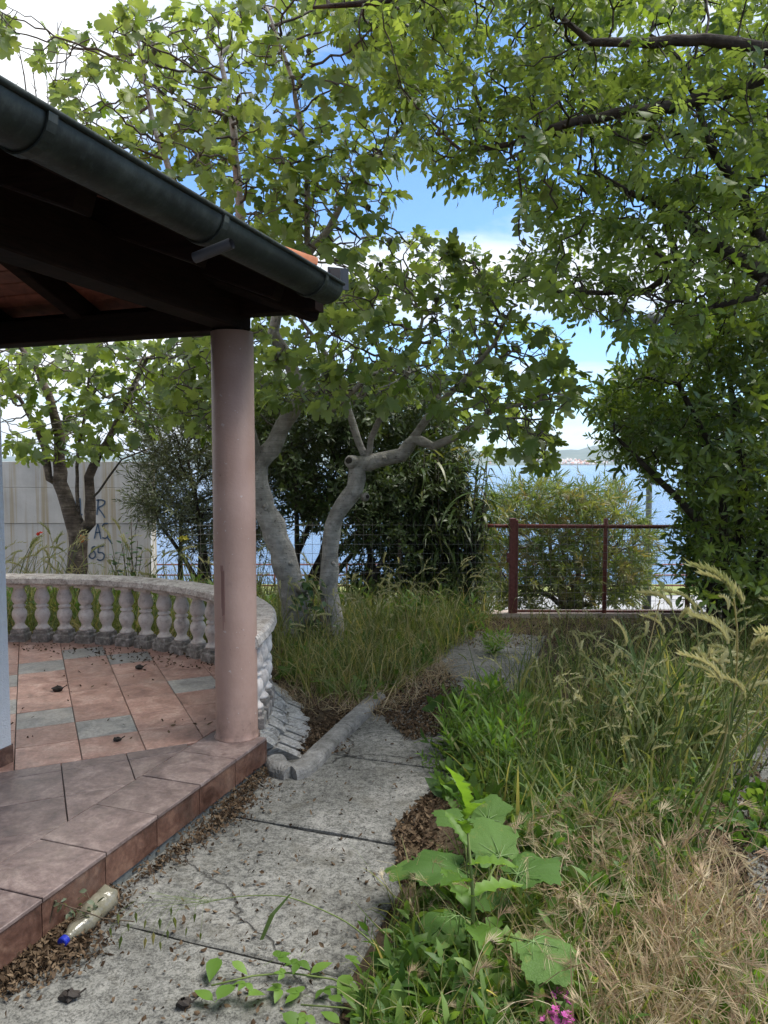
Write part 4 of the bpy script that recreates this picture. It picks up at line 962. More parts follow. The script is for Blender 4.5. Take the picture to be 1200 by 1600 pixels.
# the big fig: two pale trunks
R1 = [(-40, -60), (-30, 60), (60, 80), (110, 40), (650, -60), (655, 150), (625, 330), (560, 450), (420, 380), (230, 270), (110, 200)]
R2 = [(400, 430), (560, 440), (640, 350), (750, 380), (790, 470), (880, 520), (905, 600), (890, 700), (850, 735), (750, 700), (660, 620), (560, 640), (400, 640)]
R3 = [(230, 540), (330, 520), (400, 520), (400, 640), (330, 700), (270, 640)]
fig_limbs = [
 ([A(470, 1010, 6.65), A(462, 940, 6.62), A(441, 862, 6.6), A(420, 810, 6.6), A(404, 769, 6.6), A(404, 725, 6.6), A(432, 690, 6.6), A(448, 655, 6.6), A(472, 622, 6.55), A(455, 570, 6.5), A(428, 520, 6.4), A(436, 470, 6.3), A(470, 410, 6.2), A(515, 355, 6.1), A(545, 300, 6.0)],
  [.175, .124, .108, .104, .098, .085, .078, .07, .062, .055, .048, .042, .036, .028, .02]),
 ([A(404, 725, 6.6), A(385, 660, 6.4), A(372, 560, 6.2), A(380, 420, 5.9), A(372, 300, 5.8), A(365, 200, 5.7), A(345, 90, 5.7)], [.06, .055, .048, .04, .032, .025, .016]),
 ([A(372, 560, 6.2), A(330, 450, 6.1), A(290, 330, 6.), A(240, 200, 6.), A(215, 60, 6.)], [.04, .034, .028, .02, .012]),
 ([A(472, 622, 6.55), A(520, 640, 6.3), A(575, 590, 6.1), A(640, 560, 5.9)], [.035, .03, .022, .014]),
 ([A(524, 1015, 6.55), A(515, 937, 6.55), A(515, 862, 6.55), A(519, 821, 6.55), A(537, 787, 6.53), A(556, 763, 6.5), A(560, 726, 6.5), A(590, 720, 6.5), A(627, 709, 6.45), A(648, 684, 6.4), A(676, 697, 6.3), A(720, 680, 6.1), A(770, 640, 5.9)],
  [.115, .084, .074, .073, .072, .078, .080, .068, .060, .052, .034, .026, .018]),
 ([A(571, 716, 6.5), A(553, 671, 6.5), A(541, 626, 6.5), A(530, 590, 6.4), A(500, 540, 6.2), A(470, 500, 6.)], [.034, .032, .03, .026, .02, .014]),
 ([A(575, 716, 6.5), A(580, 685, 6.45), A(600, 640, 6.2), A(640, 580, 6.0), A(660, 500, 5.8)], [.03, .027, .024, .018, .012]),
 ([A(648, 684, 6.4), A(680, 634, 6.3), A(720, 600, 6.1), A(770, 540, 5.9), A(800, 480, 5.8)], [.035, .03, .024, .018, .012]),
 ([A(545, 300, 6.0), A(600, 240, 5.9), A(640, 180, 5.9)], [.02, .015, .01]),
 ([A(436, 470, 6.3), A(480, 380, 6.0), A(480, 250, 5.8), A(455, 120, 5.6), A(420, 20, 5.5)], [.03, .026, .02, .016, .01]),
]
gap = [[(635, 215), (670, 275), (745, 295), (760, 370), (690, 380), (640, 335), (620, 280)], [(870, 640), (1000, 640), (1000, 760), (870, 740)], [(900, 520), (1060, 545), (1000, 600), (910, 600)]]
att = np.concatenate([cloud(R1, 5.0, 7.2, 3200, gap, .36), cloud(R2, 4.9, 7.6, 2900, gap, .28), cloud(R3, 5.4, 7.2, 420)])
fig, fn_, fp_, fr_, fch = tree('fig_tree', 'large fig tree with two pale grey trunks rising from the grass beside the kerb', 'fig tree', A(495, 1005, 6.6), fig_limbs, att, (m['bfig'], m['bfigd']), FIG, [m['fig']],
     dict(thr=.0060, per=4, size=(.045, .13), spread=(.4, 1.35), droop=.45, upn=.6, prob=.10, extra=1, jitter=.012),
     dict(step=.075, kill=.10, infl=.8, gnarl=.22, up=.12), 300, 'leaf', 'foliage', thick=.02, tip=.0052, ex=2.5)
for (kx, ky, kY, kr) in ((452, 880, 6.50, .022), (432, 838, 6.50, .018), (457, 950, 6.50, .02), (508, 905, 6.475, .014), (520, 880, 6.475, .012), (512, 960, 6.47, .015), (548, 770, 6.43, .016), (600, 716, 6.385, .014), (414, 792, 6.50, .022)):
    b = MB(); q = A(kx, ky, kY+.012); t = Vector((random.uniform(-.3, .3), -1, random.uniform(-.1, .3))).normalized(); b.tube([q, q+t*.010, q+t*.014, q+t*.006], [kr*1.7, kr*1.25, kr*.8, kr*.3], 10, jit=.1); b.build('knot', m['bfig'], fig, True)
# cut stump, knots and hollows of the trunks
b = MB(); p = A(549, 722, 6.44); t = Vector((-.35, -.85, .25)).normalized()
b.tube([p+Vector((.03, .05, 0)), p, p+t*.035, p+t*.05], [.055, .062, .05, .036], 12, jit=.08); b.tube([A(570, 777, 6.47), A(572, 776, 6.42), A(574, 776, 6.40)], [.04, .034, .024], 10, jit=.05)
b.tube([A(470, 920, 6.55), A(474, 917, 6.49), A(476, 915, 6.465)], [.06, .056, .045], 12, jit=.05); b.build('knot', m['bfig'], fig, True)
b = MB(); b.tube([p+t*.045, p+t*.053], [.034, .028], 10, jit=.1); b.tube([A(476, 915, 6.47), A(477, 915, 6.452)], [.036, .03], 10, jit=.1); b.tube([A(574, 776, 6.402), A(574, 776, 6.392)], [.018, .015], 8); b.build('hollow', m['bdark'], fig, True)
tips = [i for i in range(len(fn_)) if not fch[i]]
sph = MB(); sph.lathe([(.002, -.03), (.008, -.02), (.018, -.005), (.021, .008), (.016, .02), (.003, .027)], (0, 0, 0), 10); fm = sph.mesh('fig_fruit', m['figfruit'], True)
for i in random.sample(tips, 70): link('fig_fruit', fm, fig, Matrix.Translation(Vector(fn_[i])+Vector((random.uniform(-.04, .04), random.uniform(-.04, .04), -.03))))

# the left fig behind the balustrade
L1_ = [(-40, 530), (140, 525), (340, 500), (330, 640), (250, 665), (190, 700), (120, 725), (40, 720), (-40, 660)]
lf = [
 ([A(118, 930, 8.3), A(122, 870, 8.3), A(122, 835, 8.3), A(108, 790, 8.3), A(94, 755, 8.3), A(92, 720, 8.3), A(92, 680, 8.3), A(80, 630, 8.2), A(60, 580, 8.1), A(30, 540, 8.)], [.115, .105, .10, .085, .075, .062, .056, .045, .035, .025]),
 ([A(78, 762, 8.3), A(70, 700, 8.25), A(58, 670, 8.2), A(30, 620, 8.)], [.045, .036, .03, .02]),
 ([A(128, 835, 8.3), A(141, 815, 8.3), A(142, 780, 8.3), A(139, 745, 8.3), A(152, 715, 8.3), A(172, 680, 8.2), A(200, 620, 8.), A(230, 560, 7.8)], [.062, .06, .056, .05, .042, .034, .026, .018]),
 ([A(124, 815, 8.3), A(120, 760, 8.3), A(122, 700, 8.25), A(135, 640, 8.1), A(140, 570, 8.)], [.022, .02, .018, .015, .012]),
 ([A(146, 780, 8.3), A(170, 745, 8.2), A(190, 718, 8.1), A(235, 700, 8.)], [.013, .012, .010, .007]),
]
tree('fig_tree', 'smaller fig tree with a forked brown trunk standing behind the balustrade', 'fig tree', A(118, 930, 8.3), lf, cloud(L1_, 6.6, 9.2, 1500, clump=.3), (m['bbrown'], m['bfigd']), FIG, [m['fig']],
     dict(thr=.0062, per=4, size=(.07, .14), spread=(.4, 1.35), droop=.4, upn=.6, prob=.15, extra=1), dict(step=.09, kill=.125, infl=1.2, gnarl=.2, up=.05), 180, 'leaf', 'foliage', thick=.02, tip=.0055, ex=2.5)
# bare shoots above the roof
bs = empty('bare_sapling', (-6.1, 9.2, -.3), 'leafless slender sapling whose bare shoots stick up above the gutter at the top left', 'sapling')
b = MB(); base = Vector((-6.1, 9.2, -.3)); cr = A(70, 330, 9.2); b.tube([base, base.lerp(cr, .5)+Vector((.1, 0, 0)), cr], [.05, .035, .022], 7); b.build('trunk', m['bdark'], bs, True)
for top in ((24, 45), (50, 95), (92, 35), (108, 55), (12, 130), (75, 130)):
    b = MB(); t_ = A(top[0], top[1], 9.1); P_ = [cr.lerp(t_, i/8)+Vector((math.sin(i*1.3)*.015, 0, 0)) for i in range(9)]; b.tube(P_, [.018-.0017*i for i in range(9)], 5)
    for i in range(2, 9):
        for k in range(2): d_ = Vector((random.uniform(-1, 1), random.uniform(-1, 1), 1.2)).normalized()*random.uniform(.06, .22); q = P_[i-1].lerp(P_[i], random.random()); b.tube([q, q+d_], [.006, .003], 4, cap=False)
    b.build('shoot', m['bfigd'], bs, True)

# the tree whose limbs reach in from the right
RT = [(470, -60), (1290, -60), (1290, 500), (1180, 470), (1070, 520), (960, 520), (880, 480), (850, 440), (780, 480), (770, 430), (860, 370), (820, 330), (740, 285), (660, 275), (640, 190), (600, 130), (520, 40)]
holes = [[(980, 300), (1030, 285), (1040, 330), (990, 345)], [(1075, 300), (1130, 330), (1110, 380), (1070, 350)], [(1040, 180), (1110, 170), (1100, 200), (1050, 205)], [(890, 245), (945, 240), (940, 275), (900, 280)], [(955, 380), (1010, 370), (1000, 410), (960, 415)]]
rl = [
 ([Vector((3.35, 4.7, 0)), Vector((3.3, 4.7, 1.2)), Vector((3.2, 4.65, 2.4)), Vector((3.1, 4.6, 3.4)), Vector((3.0, 4.5, 4.6)), Vector((2.9, 4.4, 5.6))], [.17, .15, .13, .11, .08, .05]),
 ([Vector((3.2, 4.65, 2.4)), A(1230, 440, 4.65), A(1195, 430, 4.6), A(1150, 405, 4.6), A(1105, 372, 4.6), A(1060, 338, 4.6), A(1035, 322, 4.6), A(980, 300, 4.6), A(930, 270, 4.6)], [.075, .055, .05, .044, .038, .032, .026, .018, .012]),
 ([A(1230, 440, 4.65), A(1188, 375, 4.6), A(1160, 305, 4.6), A(1125, 250, 4.6), A(1105, 218, 4.6), A(1090, 160, 4.6), A(1060, 90, 4.5)], [.045, .038, .032, .028, .024, .018, .012]),
 ([Vector((3.0, 4.5, 4.3)), A(1240, 95, 4.4), A(1200, 115, 4.4), A(1130, 145, 4.4), A(1050, 165, 4.35), A(960, 178, 4.3), A(880, 195, 4.3), A(800, 225, 4.4), A(720, 235, 4.5)], [.07, .055, .05, .042, .034, .028, .022, .017, .011]),
 ([Vector((3.05, 4.6, 4.0)), A(1240, 212, 4.9), A(1200, 210, 4.9), A(1130, 208, 4.9), A(1080, 208, 4.9), A(1000, 215, 4.9), A(900, 205, 5.0), A(800, 215, 5.)], [.04, .03, .028, .026, .024, .019, .015, .01]),
 ([Vector((2.95, 4.45, 4.9)), A(1240, 85, 4.1), A(1200, 76, 4.1), A(1100, 62, 4.1), A(1000, 68, 4.1), A(925, 66, 4.1), A(880, 30, 4.2), A(800, -50, 4.2)], [.05, .038, .034, .030, .026, .019, .014, .01]),
 ([Vector((2.9, 4.4, 5.5)), A(900, -250, 4.2), A(720, -60, 4.), A(650, -8, 4.), A(595, 3, 4.), A(540, 8, 4.), A(490, 12, 4.)], [.04, .03, .022, .019, .017, .014, .008]),
 ([A(1035, 322, 4.6), A(1060, 420, 4.9), A(1010, 455, 5.), A(930, 458, 5.), A(850, 455, 5.)], [.02, .022, .02, .016, .01]),
 ([A(1195, 430, 4.6), A(1180, 465, 4.5), A(1110, 480, 4.5), A(1060, 470, 4.5)], [.022, .018, .014, .01]),
 ([A(1105, 372, 4.6), A(1060, 425, 4.7), A(1020, 390, 4.8), A(980, 340, 4.8)], [.02, .018, .016, .01]),
]
att = cloud(RT, 3.9, 6.4, 5200, holes+gap, .30)
rt, *_ = tree('broadleaf_tree', 'leafy tree reaching its dark limbs in from the right edge across the sky', 'tree', Vector((3.35, 4.7, 0)), rl, att, (m['bdark'], m['bdark']), ASH, [m['ash'], m['stem']],
     dict(thr=.0062, per=4, size=(.11, .21), spread=(.3, 1.3), droop=.6, upn=.6, prob=.5, extra=1, jitter=.02), dict(step=.08, kill=.105, infl=1.0, gnarl=.25, up=-.02), 300, 'leaf_spray', 'foliage', thick=.018, tip=.0042, ex=2.4)

# right hand evergreen shrub
RS = [(935, 610), (960, 585), (1005, 590), (1040, 535), (1090, 500), (1140, 450), (1300, 430), (1320, 1000), (1150, 950), (1085, 900), (1065, 850), (1080, 800), (1030, 760), (985, 730), (945, 690), (935, 650)]
b0 = Vector((2.85, 6.4, 0))
rs = [([b0, b0+Vector((-.05, .0, .5)), A(1105, 830, 6.2), A(1050, 770, 6.), A(1000, 720, 5.9), A(960, 680, 5.9)], [.05, .045, .035, .028, .02, .012]),
      ([b0+Vector((.1, 0, .1)), A(1130, 800, 6.3), A(1110, 700, 6.2), A(1060, 600, 6.), A(1010, 590, 6.)], [.045, .035, .028, .02, .012]),
      ([b0+Vector((.2, 0, .1)), A(1160, 760, 6.3), A(1150, 640, 6.2), A(1130, 540, 6.2), A(1150, 480, 6.2)], [.045, .035, .028, .02, .012]),
      ([b0+Vector((.3, .1, .1)), A(1210, 760, 6.3), A(1240, 600, 6.2), A(1260, 480, 6.2)], [.045, .035, .028, .015])]
tree('evergreen_shrub', 'tall glossy evergreen shrub closing the right side beside the gate', 'shrub', b0, rs, np.concatenate([cloud(RS, 5.5, 8.2, 1500, clump=.25), cloud([(1080, 780), (1300, 700), (1300, 1000), (1150, 960), (1090, 900)], 6.4, 8., 260)]), (m['bdark'], m['bdark']), LAUREL, [m['laurel'], m['dstem']],
     dict(thr=.0075, per=4, size=(.15, .26), spread=(.1, 1.1), droop=.05, upn=.35, prob=.9, extra=2, jitter=.05), dict(step=.11, kill=.14, infl=1.2, gnarl=.2, up=.15), 300, 'leafy_twig', 'foliage', thick=.02, tip=.004)
# ivy at its foot and round the fig trunks
def ivy(name, label, pts, n, size, cat='ivy', mat='ivy', tp=BROAD):
    P_ = pts; k = len(P_); Y_ = rng.normal(0, 1, (k, 3)); Y_[:, 2] = Y_[:, 2]*.4-.2; Z_ = rng.normal(0, .5, (k, 3))+[0, -.5, .6]
    root = empty(name, Vector(P_.mean(0)) - Vector((0, 0, float(P_[:, 2].mean()-P_[:, 2].min()))), label, cat)
    S_ = rng.uniform(size[0], size[1], k)
    foliage(root, tp, rng.integers(0, len(tp), k), frames(unit(Y_), Z_, S_), P_, [m[mat], m['stem']], S_, n, 'leaf', 'foliage'); return root
P_ = cloud([(1065, 790), (1130, 770), (1160, 960), (1100, 950), (1060, 870)], 6.5, 7.0, 700); ivy('ivy', 'dark ivy climbing the left foot of the tall evergreen shrub', P_, 150, (.05, .10))
P_ = cloud([(440, 990), (480, 900), (505, 905), (520, 985), (545, 1000), (535, 1060), (470, 1070)], 6.25, 6.6, 230); iv = ivy('ivy', 'leafy climber growing round the feet of the two pale fig trunks', P_, 120, (.05, .11))
b = MB()
for i in range(14):
    p = A(random.uniform(455, 530), 1040, 6.4); b.tube([p, A(random.uniform(470, 510), random.uniform(900, 1000), 6.42)], .004, 4)
b.build('stems', m['dstem'], iv, True)['kind'] = 'stuff'

# olive behind, dark evergreen behind the figs, reeds, oleander beyond the gate
def bushtree(name, label, cat, base, regions, tpls, mats, bark, per, size, n1, kill=.2, group=None, ex=1, thr=.008, step=.14, nst=5, up=.2, spread=(.1, 1.1), single='leafy_twig'):
    att = np.concatenate([cloud(*r) for r in regions]); c = att.mean(0); limbs = []
    base = Vector(base)
    for i in range(nst):
        t = Vector(att[rng.integers(len(att))]); q = base+Vector((random.uniform(-.25, .25), random.uniform(-.1, .15), 0)); mid = q.lerp(t, .5)+Vector((0, 0, .15)); limbs.append(([q, q.lerp(mid, .5)+Vector((0, 0, .05)), mid, mid.lerp(t, .6)], [.045, .036, .026, .014]))
    return tree(name, label, cat, base, limbs, att, (m[bark], m[bark]), tpls, mats, dict(thr=thr, per=per, size=size, spread=spread, droop=.1, upn=.4, prob=.9, extra=ex, jitter=.05), dict(step=step, kill=kill, infl=1.5, gnarl=.2, up=up), n1, single, 'foliage', thick=.018, tip=.004, group=group)
bushtree('olive_tree', 'small grey green olive tree between the concrete wall and the column', 'olive tree', Vector((-2.3, 9.4, -.3)), [([(225, 660), (330, 630), (420, 640), (420, 840), (330, 870), (265, 830), (215, 790), (235, 740)], 8.8, 10.2, 1400)], OLIVE, [m['olive'], m['dstem']], 'bdark', 6, (.24, .42), 200, .16, ex=4)
bushtree('evergreen_tree', 'dark evergreen tree standing behind the two pale fig trunks', 'tree', Vector((-1.15, 9.2, -.25)), [([(400, 600), (560, 600), (680, 610), (720, 700), (690, 840), (610, 850), (550, 790), (470, 820), (440, 760), (400, 700)], 8.3, 10., 1500)], DARKT, [m['dark'], m['dstem']], 'bdark', 5, (.2, .34), 200, .14, ex=4, nst=7)
bushtree('evergreen_shrub', 'dark low evergreen shrub behind the grass right of the pale fig trunks', 'shrub', Vector((-.2, 8.1, -.1)), [([(545, 780), (620, 730), (700, 740), (730, 860), (720, 930), (560, 930), (540, 870)], 7.9, 8.8, 700)], DARKT, [m['dark'], m['dstem']], 'bdark', 5, (.16, .28), 150, .13, ex=4)
# reeds: upright canes with drooping ribbon leaves
reed = empty('reed_clump', A(700, 940, 8.0), 'clump of dark reeds with drooping narrow leaves left of the gate', 'reeds')
P_ = []; Y_ = []; S_ = []; cn = MB(); first = 0
for i in range(64):
    bx = random.uniform(640, 745); q = A(bx, 935, random.uniform(7.9, 8.6)); q.z = -.05; top = A(bx+random.uniform(-30, 45), random.uniform(690, 790), q.y); mid = q.lerp(top, .5)+Vector((random.uniform(-.05, .05), 0, 0))
    cn = MB(); cn.tube([q, mid, top], [.011, .009, .004], 6); cn.build('cane', m['bamboocane'] if 'bamboocane' in m else m['bdark'], reed, True)
    for k in range(24):
        t = .15+.85*k/23; p = q.lerp(top, t); a = random.random()*6.28; P_.append(tuple(p)); Y_.append((math.cos(a), math.sin(a), random.uniform(-.6, .9))); S_.append(random.uniform(.26, .50))
P_ = np.array(P_); Y_ = unit(np.array(Y_)); S_ = np.array(S_)
RB = [blade(q, .085, 5, .4) for q in (.6, 1., 1.4)]
foliage(reed, RB, rng.integers(0, 3, len(P_)), frames(Y_, np.tile([0, 0, 1.], (len(P_), 1))+rng.normal(0, .2, P_.shape), S_), P_, [m['bamboo']], S_, 300, 'leaf', 'foliage')
bushtree('oleander_shrub', 'rounded pale green oleander shrub just beyond the garden gate', 'shrub', Vector((2.6, 10.3, -.5)), [([(765, 800), (790, 775), (850, 762), (930, 768), (985, 800), (1010, 850), (1000, 930), (960, 945), (770, 950), (750, 880)], 9.5, 11.0, 1500)], OLEA, [m['oleander'], m['stem']], 'bbrown', 3, (.20, .34), 260, .13, ex=2, nst=12, up=.35, spread=(.05, .8))

# ============================================================ GRASS AND WEEDS
def gpts(poly, n, zf=0., holes=()):
    P_ = np.array(poly, float); lo = P_.min(0); hi = P_.max(0); out = []; c = 0
    while c < n:
        q = rng.random((n*3, 2))*(hi-lo)+lo; q = q[inpoly(q[:, 0], q[:, 1], poly)]
        for h in holes: q = q[~inpoly(q[:, 0], q[:, 1], h)]
        out.append(q); c += len(q)
    q = np.concatenate(out)[:n]; u = (q[:, 0]-600)/F; v = (800-q[:, 1])/F; dy = math.cos(PITCH)+v*math.sin(PITCH); dz = -math.sin(PITCH)+v*math.cos(PITCH); t = (zf-H)/dz
    return np.stack([u*t, dy*t, np.full(n, zf)], 1)
def clumpy(P_, k=.5, r=.10):
    """draw points together into tussocks"""
    n = len(P_); c = P_[rng.integers(0, n, max(4, n//14))]; d = ((P_[:, None, :2]-c[None, :, :2])**2).sum(2).argmin(1); sel = rng.random(n) < k
    P_ = P_.copy(); P_[sel, :2] = c[d[sel], :2]+rng.normal(0, r*.35, (sel.sum(), 2)); return P_
def field(name, label, P_, tpls, mats, hgt, lean=.35, wind=(.0, .0), cat='grass', wide=1., smooth=True):
    n = len(P_); Y_ = rng.normal(0, lean, (n, 3)); Y_[:, 2] = 1; Y_[:, 0] += wind[0]; Y_[:, 1] += wind[1]; Z_ = rng.normal(0, 1, (n, 3)); Z_[:, 2] *= .3
    S_ = hgt[0]+(hgt[1]-hgt[0])*rng.random(n)**1.4
    sz = np.stack([wide*np.maximum(S_, .22), S_, S_], 1) if wide != 1. else S_
    me = stuff_mesh(name, tpls, rng.integers(0, len(tpls), n), frames(unit(Y_), Z_, sz), P_, mats, smooth)
    return tag(link(name, me), label, cat, kind='stuff')
meadow = [(430, 985), (560, 930), (745, 930), (790, 960), (735, 1000), (680, 1040), (640, 1075), (600, 1095), (540, 1110), (470, 1095), (430, 1060)]
field('meadow_grass', 'long mixed grass round the fig trunks between the balustrade and the gate', clumpy(gpts(meadow, 5200)), BL, [m['grass']], (.14, .48), .38)
far = np.stack([rng.uniform(-5.5, -.9, 5200), rng.uniform(6.35, 8.8, 5200), np.zeros(5200)], 1)
field('meadow_grass', 'tall grass growing behind the balustrade below the concrete wall', clumpy(far), BL, [m['grass']], (.25, .62), .3)
bk = np.stack([rng.uniform(-1.4, .75, 2200), rng.uniform(6.9, 7.8, 2200), np.zeros(2200)], 1)
field('meadow_grass', 'rank green grass in front of the reeds and dark shrubs', clumpy(bk), BL, [m['grassg']], (.2, .5), .3)
field('dry_grass', 'flattened dry grass at the edge of the meadow beside the kerb', clumpy(gpts([(430, 1020), (520, 1080), (640, 1050), (720, 1030), (700, 1075), (600, 1120), (530, 1120), (440, 1110)], 1500)), BL, [m['straw']], (.10, .26), 1.1)
mid = [(700, 1120), (800, 1060), (880, 1020), (1080, 1000), (1260, 1010), (1260, 1150), (1120, 1260), (1000, 1340), (850, 1330), (760, 1260), (700, 1180)]
field('tall_grass', 'tall green grass filling the strip between the two concrete tracks', clumpy(gpts(mid, 4200), .7, .12), BL+BLW[:2], [m['grassg']], (.12, .42), .4, (.08, 0))
field('tall_grass', 'loose yellow green grass scattered over the end of the driveway by the gate', clumpy(gpts([(690, 1000), (780, 962), (1060, 960), (1200, 975), (1200, 1040), (900, 1060), (820, 1040)], 1100)), BL, [m['grass']], (.04, .17), .5)
field('tall_grass', 'dense long green grass clump at the right of the weed strip', clumpy(gpts([(960, 1120), (1090, 1100), (1130, 1200), (1000, 1250)], 520), .6, .1), BLW, [m['grassg']], (.40, .75), .22, (.12, 0), wide=.8)
rgt = np.stack([rng.uniform(2.35, 4.6, 3600), rng.uniform(3.6, 7.4, 3600), np.zeros(3600)], 1); rgt = rgt[(rgt[:, 0] > .33*rgt[:, 1]+.75)]
field('tall_grass', 'deep grass along the right edge in front of the evergreen shrub', clumpy(rgt), BL, [m['grass']], (.16, .46), .35, (-.1, 0))
field('dry_grass', 'matted straw coloured dry grass at the bottom right', clumpy(gpts([(920, 1440), (1000, 1370), (1100, 1360), (1150, 1440), (1215, 1540), (1300, 1800), (900, 1800), (880, 1640), (900, 1500)], 2500), .6, .14), BL, [m['straw']], (.12, .38), .95)
field('dry_grass', 'thin dry grass among the weeds in the middle of the strip', clumpy(gpts([(860, 1260), (1050, 1230), (1140, 1330), (1000, 1400), (900, 1480), (860, 1400)], 650), .7, .12), BL, [m['straw']], (.10, .30), .8)
field('tall_grass', 'green grass blades pushing up through the matted straw', clumpy(gpts([(900, 1440), (1100, 1350), (1240, 1560), (1240, 1760), (900, 1760)], 700), .7, .1), BL, [m['grassg']], (.10, .34), .55)
field('brome_grass', 'drooping silky brome heads over the dry grass at the bottom right', gpts([(820, 1380), (1010, 1310), (1180, 1380), (1240, 1560), (1240, 1750), (880, 1750), (860, 1500)], 420), BROME, [m['straw'], m['straw']], (.16, .36), .5)
field('seeding_grass', 'pale grass stalks with seed heads above the weed strip', gpts([(720, 1110), (860, 1050), (1200, 1020), (1260, 1100), (1120, 1230), (960, 1300), (800, 1240)], 360), SEED+OAT, [m['seed'], m['grass']], (.28, .62), .22, (.12, 0))
field('seeding_grass', 'pale seeding grass in the meadow behind the kerb', gpts([(430, 985), (560, 940), (745, 935), (745, 990), (640, 1065), (540, 1090), (430, 1050)], 260), SEED+OAT, [m['seed'], m['grass']], (.35, .7), .2)
sf = np.stack([rng.uniform(-4.5, -1.2, 160), rng.uniform(6.4, 7.6, 160), np.zeros(160)], 1)
field('seeding_grass', 'oat like seed heads showing above the balustrade', sf, OAT+SEED, [m['seed'], m['grass']], (.55, .95), .2)
fx = np.stack([rng.uniform(1.05, 2.1, 60), rng.uniform(2.75, 4.2, 60), np.zeros(60)], 1)
fo = field('foxtail_grass', 'long bristly foxtail spikes leaning to the right at the right edge', fx, FOX, [m['seed'], m['grass']], (.72, 1.12), .13, (.38, 0))
# low broad leaved cover
def wavy(seed, w=.15):
    r = random.Random(seed); vs = []; fs = []; k = 13
    for i in range(k+1):
        t = i/k; ww = w*(math.sin(PI*min(1, t*.93+.07))**.7)*(1.18 if i % 2 else .72)+.004; z_ = -.25*t*t; vs += [(-ww, t, z_+.5*ww+.03*math.sin(i*2.1)), (0, t, z_), (ww, t, z_+.5*ww+.03*math.cos(i*1.9))]
    for i in range(k): fs += [(3*i, 3*i+1, 3*i+4, 3*i+3), (3*i+1, 3*i+2, 3*i+5, 3*i+4)]
    return Tpl(vs, fs)
WV_ = [wavy(i+50, .16+.04*i) for i in range(3)]
wz = [(690, 1110), (760, 1075), (1000, 1150), (1100, 1290), (1010, 1420), (930, 1560), (940, 1760), (600, 1760), (575, 1600), (640, 1480), (720, 1400), (740, 1330), (690, 1220)]
big = [(650, 1360), (700, 1330), (900, 1400), (900, 1560), (820, 1620), (760, 1560), (680, 1480)]
field('weed_cover', 'low bramble and weed leaves covering the strip between the tracks', clumpy(gpts(wz, 1000, 0, [big]), .6, .12), WEEDS, [m['weed'], m['stem']], (.05, .19), .7, cat='weeds')
field('weed_cover', 'small seedlings under the big rounded leaves', gpts(big, 520), TRI+WEEDS[:2], [m['weed'], m['stem']], (.04, .10), .8, cat='weeds')
field('tall_grass', 'thin mixed grass among the foreground weeds', clumpy(gpts([(600, 1420), (1000, 1300), (1100, 1450), (1050, 1760), (580, 1760)], 1700), .6, .12), BL+BLW[:2], [m['grass']], (.10, .32), .65)
field('brome_grass', 'pale bent brome stalks scattered through the green weeds', gpts([(640, 1420), (800, 1300), (1000, 1180), (1060, 1300), (920, 1420), (900, 1700), (620, 1700)], 150), BROME, [m['straw'], m['straw']], (.12, .3), .6)
field('bramble_cover', 'three lobed bramble leaves creeping through the weeds', gpts(wz, 2200, 0, [big]), TRI+BROAD[:1]+WV_[:3], [m['weed'], m['stem']], (.04, .17), .7, cat='bramble')
field('weed_cover', 'creeping leaves along the right concrete track', clumpy(gpts([(1120, 1280), (1220, 1230), (1220, 1340), (1150, 1330)], 120)), TRI, [m['weed'], m['stem']], (.06, .12), .7, cat='weeds')
field('bramble_cover', 'bright bramble leaves in the bottom right corner', gpts([(1080, 1560), (1215, 1500), (1260, 1800), (1040, 1800)], 110), TRI, [m['weed2'], m['stem']], (.10, .18), .7, cat='bramble')
field('weed_cover', 'green weeds growing behind the grass along the fence', np.stack([rng.uniform(-3.8, 1.1, 300), rng.uniform(7.0, 8.4, 300), np.zeros(300)], 1), WEEDS, [m['weed'], m['stem']], (.15, .36), .25, cat='weeds')
# leaf litter
LIT = [Tpl(*leaf_outline(ell(w, 3), d, f)) for w, d, f in ((.25, .9, .8), (.3, -.6, .5), (.18, 1.2, -.5), (.35, .4, -.9))]
def litter(label, P_, size=(.010, .028), hz=.02):
    n = len(P_); P_ = P_.copy(); P_[:, 2] += .008+hz*rng.random(n)**1.5; Y_ = rng.normal(0, 1, (n, 3)); Y_[:, 2] *= .3; Z_ = rng.normal(0, .45, (n, 3)); Z_[:, 2] += 1
    me = stuff_mesh('leaf_litter', LIT, rng.integers(0, 4, n), frames(unit(Y_), Z_, rng.uniform(*size, n)), P_, [m['litter']], False); return tag(link('leaf_litter', me), label, 'dead leaves', kind='stuff')
gd = lambda n: np.stack([rng.uniform(.55, 3.3, n), rng.uniform(6.5, 7.78, n), np.zeros(n)], 1)
field('dry_grass', 'short dry grass and stubble in front of the gate threshold', clumpy(gd(1500), .5, .12), BL, [m['straw']], (.03, .13), .8)
field('tall_grass', 'sparse green tufts growing in the gateway', clumpy(gd(1300), .7, .10), BL, [m['grass']], (.05, .22), .45)
field('seeding_grass', 'thin seeding grass in front of the gate', clumpy(gd(90), .3, .12), SEED+OAT, [m['seed'], m['grass']], (.2, .48), .25)
field('weed_cover', 'scattered broad weeds in the long grass round the fig trunks', gpts(meadow, 260), WEEDS+TRI, [m['weed'], m['stem']], (.08, .2), .5, cat='weeds')
litter('brown dead leaves drifted along the foot of the tiled step', clumpy(gpts([(-60, 1560), (60, 1435), (190, 1395), (330, 1290), (400, 1205), (420, 1212), (375, 1275), (300, 1325), (240, 1365), (190, 1395), (120, 1500), (0, 1545), (-60, 1600)], 8500), .55, .16), (.008, .024), .035)
